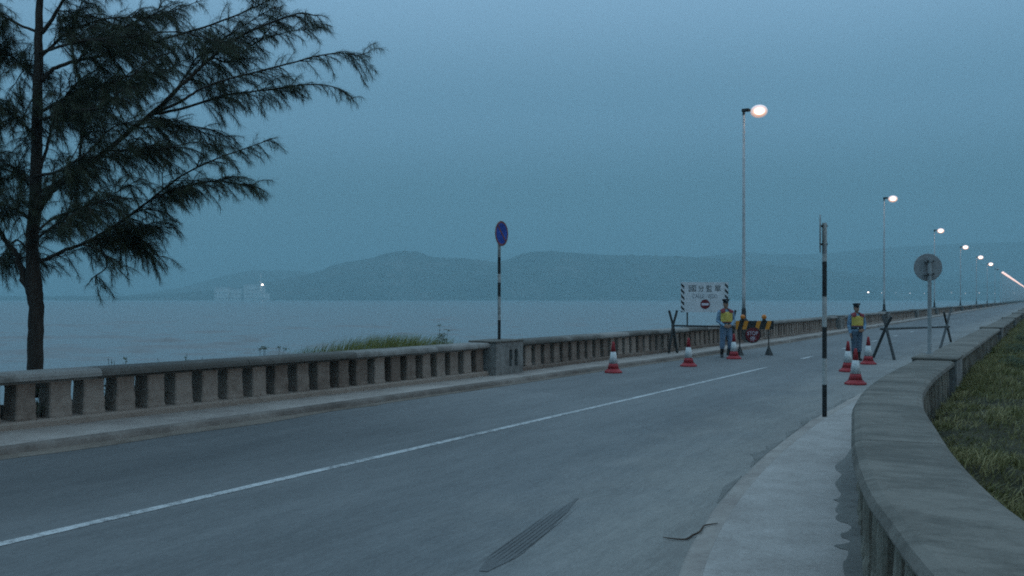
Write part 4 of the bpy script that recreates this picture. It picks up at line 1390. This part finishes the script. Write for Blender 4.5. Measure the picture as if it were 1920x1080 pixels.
tw = lambda px: px / 2 / F * TY
trunk = MB()
tk = catmull([T3(67, 745), T3(66, 690), T3(66, 620), T3(68, 575), T3(64, 545), T3(62, 500), T3(60, 450), T3(65, 400), T3(67, 350), T3(68, 300), T3(70, 200), T3(72, 100), T3(74, 0), T3(76, -100), T3(78, -220), T3(80, -340)], 4)
wid = np.interp(np.linspace(0, 1, len(tk)), [0, .2, .28, .34, .5, .62, .7, .8, 1], [29, 26, 30, 23, 22, 19, 17, 12, 4])
trunk.tube([p - tree_loc + Vector((random.gauss(0, .004), 0, 0)) for p in tk], [tw(a) for a in wid], 14)
trunk.build('trunk', M_bark, tree, True)

B = branch
B([(66, 575), (55, 545), (42, 512), (28, 475), (12, 455, .1), (-10, 420, .1), (-40, 380, .2), (-80, 340, .3)], tw(17), tw(5), .55, .7)
B([(44, 510), (60, 490, .3), (52, 470, .4), (30, 450, .5), (5, 480, .5), (-20, 500, .5)], tw(6), tw(2), .2, .8)
B([(72, 392), (95, 360), (130, 330), (165, 310), (220, 265), (290, 208), (340, 160, .1), (400, 105, .2), (450, 68, .3), (510, 42, .3), (560, 25, .3), (596, 30, .3)], tw(15), tw(2), .45, 1.0)
B([(292, 210), (340, 190, -.1), (380, 165, -.1), (440, 145, -.2), (520, 125, -.2), (600, 104, -.2), (655, 100, -.2), (690, 116, -.2)], tw(6), tw(1.5), .28, .95)
B([(284, 214), (340, 204, .2), (400, 185, .2), (440, 176, .3), (520, 166, .3), (590, 158, .3), (640, 168, .3), (660, 184, .3)], tw(6), tw(1.5), .25, 1.0)
B([(62, 488), (85, 486), (125, 468), (160, 455), (220, 420), (290, 368), (340, 330, .1), (400, 300, .1), (460, 278, .2), (512, 260, .2)], tw(9), tw(1.5), .25, 1.0)
B([(285, 372), (340, 352, -.2), (400, 340, -.2), (450, 346, -.2), (484, 352, -.2)], tw(5), tw(1.5), .05, 1.1)
B([(130, 466), (180, 450, .2), (225, 448, .2), (268, 466, .2), (292, 490, .2)], tw(5), tw(1.5), .1, .75)
B([(150, 458), (190, 470, -.2), (200, 500, -.2), (175, 520, -.2), (168, 528, -.2)], tw(4), tw(1.3), .1, .75)
B([(215, 425), (240, 440, .3), (280, 420, .3), (318, 412, .3)], tw(4), tw(1.3), .1, 1.0)
B([(78, 152), (100, 130), (140, 115), (200, 102, .1), (300, 75, .2), (400, 45, .3), (480, 12, .4), (540, -20, .4)], tw(9), tw(2), .2, 1.1)
B([(139, 115), (136, 90, .2), (138, 55, .2), (150, 15, .2), (165, -40, .2)], tw(5), tw(1.5), .3, .8)
B([(150, 112), (165, 85, -.2), (200, 60, -.3), (260, 40, -.3), (320, 10, -.4)], tw(5), tw(1.5), .2, 1.0)
B([(78, 62), (95, 40), (110, 15), (140, -25), (220, -70), (330, -120)], tw(9), tw(2), .2, .9)
B([(76, 315), (90, 270, .3), (100, 225, .5), (118, 190, .6), (150, 150, .8), (200, 120, 1.0)], tw(7), tw(2), .25, 1.0)
B([(148, 322), (152, 270, -.2), (158, 205, -.3), (180, 165, -.4), (240, 145, -.5), (320, 130, -.6)], tw(6), tw(1.5), .2, 1.0)
B([(70, 60), (40, 48), (5, 30), (-40, 5), (-90, -10)], tw(6), tw(2), .3, .9)
B([(68, 255), (40, 230, -.3), (10, 205, -.5), (-40, 180, -.8), (-110, 160, -.8)], tw(6), tw(2), .2, 1.1)
B([(66, 345), (30, 325, .3), (-10, 310, .5), (-60, 290, .8)], tw(6), tw(2), .2, 1.1)
B([(66, 420), (40, 400, -.3), (10, 385, -.6), (-50, 372, -.9)], tw(6), tw(2), .25, 1.0)
B([(67, 150), (40, 120, .3), (10, 100, .4), (-50, 80, .6)], tw(6), tw(2), .15, 1.2)
B([(64, 365), (120, 335, .9), (170, 300, 1.5), (230, 290, 1.9), (300, 270, 2.2)], tw(7), tw(1.5), .25, 1.0)
B([(64, 330), (110, 320, -.6), (160, 290, -1.0), (210, 240, -1.3), (270, 225, -1.5)], tw(7), tw(1.5), .25, .9)
B([(70, 215), (120, 185, .8), (180, 160, 1.3), (260, 150, 1.8), (340, 120, 2.2)], tw(7), tw(1.5), .2, 1.0)
B([(70, 225), (130, 210, -.8), (200, 195, -1.2), (270, 120, -1.4), (330, 95, -1.4)], tw(6), tw(1.5), .25, .9)
B([(72, 110), (130, 60, .8), (200, 35, 1.2), (290, 30, 1.6), (380, 0, 2.0)], tw(7), tw(1.5), .2, 1.0)
B([(72, 100), (140, 80, -.8), (230, 70, -1.2), (330, 60, -1.4), (420, 80, -1.4)], tw(6), tw(1.5), .3, 1.0)
B([(62, 440), (100, 410, .5), (150, 390, 1.0), (210, 365, 1.4), (270, 330, 1.7)], tw(6), tw(1.5), .3, .8)
B([(62, 452), (100, 425, -.5), (140, 400, -.9), (180, 380, -1.1), (230, 370, -1.2)], tw(6), tw(1.5), .3, .8)
B([(250, 240), (300, 238, .3), (350, 236, .4), (400, 244, .5), (430, 262, .5)], tw(4), tw(1.3), .15, 1.0)
B([(200, 282), (250, 282, -.3), (310, 278, -.4), (370, 266, -.5), (420, 278, -.5)], tw(4), tw(1.3), .15, 1.0)
B([(400, 108, .2), (430, 115, .5), (480, 80, .6), (540, 60, .7), (585, 55, .7)], tw(4), tw(1.3), .1, 1.1)
B([(330, 170, .1), (350, 140, .5), (410, 80, .7), (470, 40, .8), (520, 10, .9)], tw(4), tw(1.3), .2, 1.1)
for kx in range(16):       # unseen top of the crown
    y = random.uniform(-330, -30); an = random.uniform(0, 2 * math.pi); ln = (1 - (-y) / 420) * 330
    B([(75, y, 0), (75 + ln * .4 * math.cos(an), y - 40, 1.0 * ln / 130 * .4 * math.sin(an)), (75 + ln * math.cos(an), y - 60, ln / 130 * math.sin(an))], tw(7), tw(1.5), .2, .6, 5, 4)

# twigs along every limb, and drooping needles along every twig; wind blows to the right
WIND = Vector((0.42, 0.05, 0))
nv = []; nf = []; tone = []
def needle(p, d_, ln, wd):
    q = Vector((d_.y + random.uniform(-.6, .6), -d_.x + random.uniform(-.6, .6), random.uniform(-.5, .5)))
    q = (q - d_ * q.dot(d_)); q.normalize()
    mid = p + d_ * ln * .55
    end = mid + (d_ + Vector((0, 0, -.45)) + WIND * .3).normalized() * ln * .5
    b_ = len(nv)
    nv.extend((p - q * wd * .5, p + q * wd * .5, mid + q * wd * .5, mid - q * wd * .5, end))
    nf.append((b_, b_ + 1, b_ + 2, b_ + 3)); nf.append((b_ + 3, b_ + 2, b_ + 4))
    c_ = random.random() ** 1.5
    tone.extend([c_] * 5)


twm = MB()
subs = []
for q, rad, leaf0, dens in list(limbs):
    seg = [(q[i + 1] - q[i]).length for i in range(len(q) - 1)]
    tot = sum(seg); pos_ = leaf0 * tot * .8
    while pos_ < tot * .97:
        a = pos_; i = 0
        while i < len(seg) - 1 and a > seg[i]:
            a -= seg[i]; i += 1
        p = q[i].lerp(q[i + 1], min(1, a / max(seg[i], 1e-6)))
        along = (q[i + 1] - q[i]).normalized(); fr = pos_ / tot
        rnd = Vector((random.gauss(0, .8), random.gauss(0, 1), random.gauss(0, .8))).normalized()
        d_ = (along * .8 + rnd * .8 + Vector((0, 0, .12)) + WIND * .35).normalized()
        ln = random.uniform(.28, .70) * (1.15 - .85 * fr)
        pts = [p]
        for j in range(4):
            d_ = (d_ + Vector((0, 0, -.07)) + WIND * .08 + Vector((random.gauss(0, .08), random.gauss(0, .08), random.gauss(0, .08)))).normalized()
            pts.append(pts[-1] + d_ * ln / 4)
        wx_ = p.x + tree_loc.x
        g_ = 1.7 if wx_ < -6.85 else max(.66, 1.6 - .42 * (wx_ + 6.7))
        pos_ += random.uniform(.08, .19) / dens / g_
        if noise.noise(p * 1.9 + Vector((3, 1, 0))) < -.16 and fr > .3:
            continue
        wood.tube(pts, [.009, .008, .007, .005, .003], 5, cap=False)
        subs.append((pts, None, .12, dens * (.75 + .2 * g_)))
limbs += subs
for q, rad, leaf0, dens in limbs:
    seg = [(q[i + 1] - q[i]).length for i in range(len(q) - 1)]
    tot = sum(seg)
    step = 0.058 / dens
    pos_ = leaf0 * tot
    while pos_ < tot * 1.0:
        a = pos_; i = 0
        while i < len(seg) - 1 and a > seg[i]:
            a -= seg[i]; i += 1
        p = q[i].lerp(q[i + 1], min(1, a / max(seg[i], 1e-6)))
        along = (q[i + 1] - q[i]).normalized()
        fr = pos_ / tot
        clump = noise.noise(p * 2.3)
        rnd = Vector((random.gauss(0, 1), random.gauss(0, 1), random.gauss(0, .8))).normalized()
        d_ = (along * 0.75 + rnd * 0.85 + Vector((0, 0, -.10)) + WIND * .5).normalized()
        tl = random.uniform(.22, .50) * (1.15 - .55 * fr) * (1.0 + .5 * clump)
        nn = max(3, int(tl / 0.022))
        pp = p.copy(); tp = [pp.copy()]
        dd = d_.copy()
        for j in range(nn):
            dd = (dd + Vector((0, 0, -.055)) + WIND * .035).normalized()
            pp = pp + dd * (tl / nn)
            tp.append(pp.copy())
            for e_ in range(int(random.uniform(5.2, 9.4) * (0.75 if clump < -.15 else 1.15))):
                r2 = Vector((random.gauss(0, 1), random.gauss(0, 1), random.gauss(0, 1))).normalized()
                nd = (dd * .50 + r2 * .80 + Vector((0, 0, -.45)) + WIND * .55).normalized()
                needle(pp + r2 * .008, nd, random.uniform(.05, .14), random.uniform(.0020, .0042))
        if tl > .2:
            twm.tube(tp[::3] + [tp[-1]], [.0045] * (len(tp[::3])) + [.002], 4, cap=False)
        pos_ += step * random.uniform(.6, 1.4)
wood.build('branches', M_bark, tree, True)
twm.build('twigs', M_bark, tree)


def leaf_object(name, V, Fc, tn, mtl, parent=None):
    me = bpy.data.meshes.new(name)
    me.from_pydata(V, [], Fc)
    at_ = me.attributes.new('tone', 'FLOAT', 'POINT'); at_.data.foreach_set('value', tn)
    me.materials.append(mtl)
    return link(name, me, parent)


leaf_object('crown', nv, nf, tone, M_needle, tree)
print('needles', len(nf) // 2)

# ---------------------------------------------------------------- grasses and weeds
def blade(V, Fc, tn, base, h, lean, wd, tone_, az=None):
    az = random.uniform(0, 2 * math.pi) if az is None else az
    q = Vector((math.cos(az), math.sin(az), 0)) * wd * .5
    lv = Vector(lean)
    b_ = len(V)
    m1 = base + Vector((0, 0, h * .55)) + lv * .25
    m2 = base + Vector((0, 0, h * .88)) + lv * .65
    tp_ = base + Vector((0, 0, h)) + lv
    V.extend((base - q, base + q, m1 + q * .85, m1 - q * .85, m2 + q * .5, m2 - q * .5, tp_))
    Fc.extend(((b_, b_ + 1, b_ + 2, b_ + 3), (b_ + 3, b_ + 2, b_ + 4, b_ + 5), (b_ + 5, b_ + 4, b_ + 6)))
    tn.extend([tone_] * 7)


# tall wind-bent grass clump behind the sea wall
V = []; Fc = []; tn = []
root = gp(720, 690, 0.0); gs, gt = 13.6, -11.75
for kx in range(2600):
    u_ = random.betavariate(2.0, 1.7)
    s = 11.2 + 5.6 * u_
    t_ = float(t_wall(s)) - random.uniform(.55, 1.5)
    env = math.sin(math.pi * min(max(u_ * .92 + .04, 0), 1)) ** .6
    h = (0.62 + 0.60 * env * random.uniform(.55, 1.0))
    h *= (0.80 + .25 * u_)
    blade(V, Fc, tn, RP(s, t_, -0.05), h, (random.uniform(.08, .42), random.uniform(-.15, .2), 0), random.uniform(.008, .016), random.random() ** 1.3)
o = leaf_object('grass_clump', V, Fc, tn, M_reed); tag(o, 'tall green wind-bent grass clump growing just behind the sea wall', 'grass clump')


def weed(label, s, back, h, n, spread=.25, leaf=.05, umbel=False, group=None):
    V = []; Fc = []; tn = []; stem = MB()
    base = RP(s, float(t_wall(s)) - back, 0)
    W = thing('weed_plant', label, 'weed', base, 0, group)
    for i in range(n):
        a = random.uniform(0, 6.28); r = random.uniform(0, spread)
        hh = h * random.uniform(.65, 1.05)
        p0 = Vector((r * .3 * math.cos(a), r * .3 * math.sin(a), -.05)); p2 = Vector((r * math.cos(a) + .08, r * math.sin(a), hh)); p1 = p0.lerp(p2, .5) + Vector((0, 0, .05))
        stem.tube([p0, p1, p2], [.006, .005, .003], 5)
        for j in range(9):
            f_ = random.uniform(.25, 1)
            c_ = p0.lerp(p2, f_); aa = random.uniform(0, 6.28)
            d_ = Vector((math.cos(aa), math.sin(aa), random.uniform(-.2, .6))).normalized(); q = d_.cross(Vector((0, 0, 1))).normalized()
            ln = leaf * random.uniform(.6, 1.4); b_ = len(V)
            V.extend((c_, c_ + d_ * ln * .5 + q * ln * .22, c_ + d_ * ln, c_ + d_ * ln * .5 - q * ln * .22)); Fc.append((b_, b_ + 1, b_ + 2, b_ + 3)); tn.extend([random.random()] * 4)
        if umbel:
            for j in range(14):
                c_ = p2 + Vector((random.gauss(0, .035), random.gauss(0, .035), random.uniform(-.015, .03))); ln = .014; b_ = len(V)
                V.extend((c_ + Vector((-ln, 0, 0)), c_ + Vector((0, -ln, .004)), c_ + Vector((ln, 0, 0)), c_ + Vector((0, ln, ln)))); Fc.append((b_, b_ + 1, b_ + 2, b_ + 3)); tn.extend([random.random()] * 4)
    stem.build('stem', M_weed, W)
    leaf_object('leaves', V, Fc, tn, M_weed, W)


weed('wiry weed with flower heads just right of the tall grass clump', 17.0 - 1.1, .55, 1.16, 7, .28, .05, True)
weed('low wiry weed with flower heads between the tall grass clump and the no parking pole', 16.3, .95, 1.06, 6, .3, .05, True)
weed('sparse weed just left of the tall grass clump above the rail', 11.3, .7, .92, 6, .3, .05, True)
weed('leafy weed showing above the rail just right of the tree trunk', 8.6, .7, .92, 12, .4, .09)
weed('low leafy weed at the rail right of the tree, third from the trunk', 9.6, .7, .84, 8, .4, .07)
weed('leafy weed at the left edge behind the balusters beside the tree trunk', 6.6, .8, .88, 14, .4, .1)
weed('leafy weed low behind the balusters below the tree trunk', 7.3, .45, .5, 14, .35, .1)

weed('bushy low weed filling the first baluster gap at the left edge', 5.6, .55, .52, 26, .38, .10)
weed('bushy low weed behind the second baluster gap, just right of the trunk foot', 8.3, .5, .50, 26, .38, .10)
weed('bushy low weed behind the fourth baluster gap right of the tree trunk', 9.3, .5, .48, 24, .36, .09)
weed('bushy low weed behind the left balusters left of the trunk foot', 6.4, .5, .5, 24, .36, .10)

# rocks of the sea bank showing dark between the balusters
rk = MB()
for kx in range(230):
    s = random.uniform(3, 34) if kx < 190 else random.uniform(34, 90); t_ = float(t_wall(s)) - .46 - random.uniform(.25, 1.0 if kx < 90 else 3.6)
    r = random.uniform(.16, .42)
    c = RP(s, t_, (0.02 if t_ > t_wall(s) - 1.6 else -.5) + r * .15 - max(0, (float(t_wall(s)) - t_) - 1.4) * .45 + random.uniform(-.05, .05))
    n_ = 8; mm = 5
    rs = []
    for i in range(mm + 1):
        ph = math.pi * (i + .03) / (mm + .06) - math.pi / 2
        ring = []
        for j in range(n_):
            a = 2 * math.pi * j / n_
            d_ = Vector((math.cos(ph) * math.cos(a), math.cos(ph) * math.sin(a), math.sin(ph) * .75))
            ring.append(c + d_ * r * (1 + .45 * noise.noise(c * 3 + d_ * 1.4)))
        rs.append(ring)
    rk.rings(rs)
o = rk.build('shore_rocks', M_rock); o['kind'] = 'stuff'; o['label'] = 'dark rough rocks of the sea bank behind the balusters'

# rough grass on the right bank
V = []; Fc = []; tn = []
bd_ = np.array([w_[0] for w_ in BANKW]); bz_ = np.array([w_[1] for w_ in BANKW])
for kx in range(110000):
    u_ = random.random()
    s = 3.2 + 62 * u_ ** 2.2
    off = .40 + 4.4 * random.random() ** 1.7
    t_ = float(t_rw(s)) + .2 + off
    p = RP(s, t_)
    z = float(np.interp(off, bd_, bz_)) + 0.10 * noise.noise(Vector((p.x * .8, p.y * .8, 0))) + 0.05 * noise.noise(Vector((p.x * 2.9, p.y * 2.9, 3)))
    nz = noise.noise(Vector((p.x * 1.3, p.y * 1.3, 9)))
    n2 = noise.noise(Vector((p.x * 4.2, p.y * 4.2, 2)))
    if n2 < -.45:
        continue
    h = random.uniform(.025, .095) * (1.1 + .8 * nz) + (0.06 if s > 14 else 0)
    blade(V, Fc, tn, Vector((p.x, p.y, z - .02)), h, (random.gauss(.03, .05), random.gauss(0, .05), 0), random.uniform(.006, .012), min(1, max(0, .28 + .9 * n2 + .5 * nz + random.gauss(0, .2))))
o = leaf_object('grass', V, Fc, tn, M_grass); o['kind'] = 'stuff'; o['label'] = 'rough dark grass on the bank below the right wall'

# low bushes farther along that bank
def bush(label, s, off, r, n):
    V = []; Fc = []; tn = []
    W = thing('bush', label, 'bush', RP(s, float(t_rw(s)) + off, .25))
    st2 = MB()
    for i in range(7):
        a = random.uniform(0, 6.28); st2.tube([(0, 0, -.05), (r * .5 * math.cos(a), r * .5 * math.sin(a), r * .7)], [.02, .008], 5)
    st2.build('stems', M_bark, W)
    for i in range(n):
        d_ = Vector((random.gauss(0, 1), random.gauss(0, 1), random.gauss(0, 1))).normalized() * r * random.uniform(.35, 1) ** .5
        c_ = Vector((d_.x, d_.y, abs(d_.z) * .85 + .05)); c_ *= (1 + .35 * noise.noise(c_ * 3 + Vector((s, 0, 0))))
        dd = Vector((random.gauss(0, 1), random.gauss(0, 1), random.gauss(.2, 1))).normalized(); q = dd.orthogonal().normalized(); ln = random.uniform(.03, .07); b_ = len(V)
        V.extend((c_, c_ + dd * ln * .5 + q * ln * .3, c_ + dd * ln, c_ + dd * ln * .5 - q * ln * .3)); Fc.append((b_, b_ + 1, b_ + 2, b_ + 3)); tn.extend([random.random() * .8] * 4)
    leaf_object('foliage', V, Fc, tn, M_weed, W)


bush('dark low bush on the grass bank beside the right wall pier', 19.5, 1.35, .42, 1800)
bush('dark rounded bush beyond the pier on the right bank', 24.5, 1.3, .5, 1800)
bush('larger dark bush against the far part of the right wall', 31, 1.3, .55, 1800)

# fallen twig on the pavement edge
pts = [gp(x, y, .012 if x < 1300 else RPV + .008) for x, y in ((1243, 1007), (1262, 1010), (1285, 1011), (1298, 1004), (1312, 997), (1320, 986), (1333, 983), (1346, 981))]
m = MB(); m.tube(catmull(pts, 3), [.003 + .004 * math.sin(math.pi * i / 21) for i in range(22)], 6)
o = m.build('fallen_twig', M_stick); tag(o, 'thin dark dry twig lying across the edge of the right pavement', 'twig')

# ---------------------------------------------------------------- far shore: works buildings, mast, lamps
def far_building(label, x0, x1, ytop, Y, dep, roofh, nwin, rows):
    p0 = at(x0, 561, Y); p1 = at(x1, 561, Y)
    zt = EYE + (HOR - ytop) / F * Y
    B_ = thing('works_building', label, 'building', ((p0.x + p1.x) / 2, Y, -2.0))
    w_ = (p1.x - p0.x) / 2; h = zt + 2.0
    m = MB(); m.box((-w_, 0, 0), (w_, dep, h)); m.build('wall', M_wallw, B_)
    m = MB(); m.add([(-w_ - 1, -1, h + .05), (w_ + 1, -1, h + .05), (w_ + 1, dep + 1, h + .05), (-w_ - 1, dep + 1, h + .05), (-w_ - 1, dep / 2, h + roofh), (w_ + 1, dep / 2, h + roofh)], [(0, 1, 5, 4), (2, 3, 4, 5), (1, 2, 5), (3, 0, 4), (3, 2, 1, 0)])
    m.build('roof', M_roofg, B_)
    wm_ = MB(); wm_.box((-2.2, -.3, 0), (2.2, -.02, 3.0)); wme = wm_.mesh('window', M_glassd)
    for r in range(rows):
        for i in range(nwin):
            link('window', wme, B_, (-w_ + (i + .5) * 2 * w_ / nwin, 0, 5 + r * (h - 6) / rows))


far_building('pale long works building at the left on the far shore', 402, 428, 540, 2790, 30, 3, 4, 2)
far_building('pale taller works building between two others on the far shore', 428, 452, 543, 2800, 30, 3, 4, 2)
far_building('largest pale works building beside the mast on the far shore', 457, 491, 535.5, 2800, 40, 4, 5, 3)
far_building('low pale works building right of the mast on the far shore', 492, 502, 550, 2790, 22, 2, 2, 1)
bp_ = at(489, 561, 2780)
ms = thing('mast', 'thin pale chimney mast above the works buildings on the far shore', 'mast', (bp_.x, bp_.y, -2))
m = MB(); m.lathe([(2.6, 0), (2.2, 40), (1.4, 85)], 8); m.build('shaft', M_wallw, ms)
m = MB(); m.lathe([(2.4, 62), (2.4, 66)], 8); m.build('platform', M_steel, ms)


def shore_lamp(label, x, y, Y, r, mt, group):
    p = at(x, y, Y)
    Lh = thing('shore_lamp', label, 'lamp', (p.x, p.y, -2), 0, group)
    m = MB(); m.lathe([(.35, 0), (.2, p.z + 2 - r)], 6); m.build('post', M_steel, Lh)
    m = MB(); m.ball((0, 0, p.z + 2), r, 10, 8); m.build('globe', mt, Lh, True)


shore_lamp('bright lamp beside the mast on the works roof of the far shore', 492, 534, 2770, 3.4, M_shorel, None)
shore_lamp('brightest lamp on the far shore, left of the second street lamp pole', 1628, 548, 2780, 2.2, M_shorel, None)
for x, y in ((1653, 549), (1680, 549), (1706, 550), (1733, 550), (1784, 549), (1810, 550), (1836, 549), (1865, 550), (1902, 549)):
    shore_lamp('small dim lamp in the row along the far shore', x, y, 2780, random.uniform(1.3, 2.0), M_shored, 'dim lamps along the far shore')

# ---------------------------------------------------------------- haze
hm = bpy.data.materials.new('haze'); hm.use_nodes = True
t = hm.node_tree; t.nodes.clear()
ho = t.nodes.new('ShaderNodeOutputMaterial'); hv = t.nodes.new('ShaderNodeVolumePrincipled')
hv.inputs['Color'].default_value = (*HAZE_C, 1); hv.inputs['Density'].default_value = HAZE_D; hv.inputs['Anisotropy'].default_value = 0.0
t.links.new(hv.outputs[0], ho.inputs['Volume'])
m = MB(); m.box((-5400, -5400, -4.2), (5400, 5400, 290.0))
o = m.build('haze', hm); o['kind'] = 'stuff'
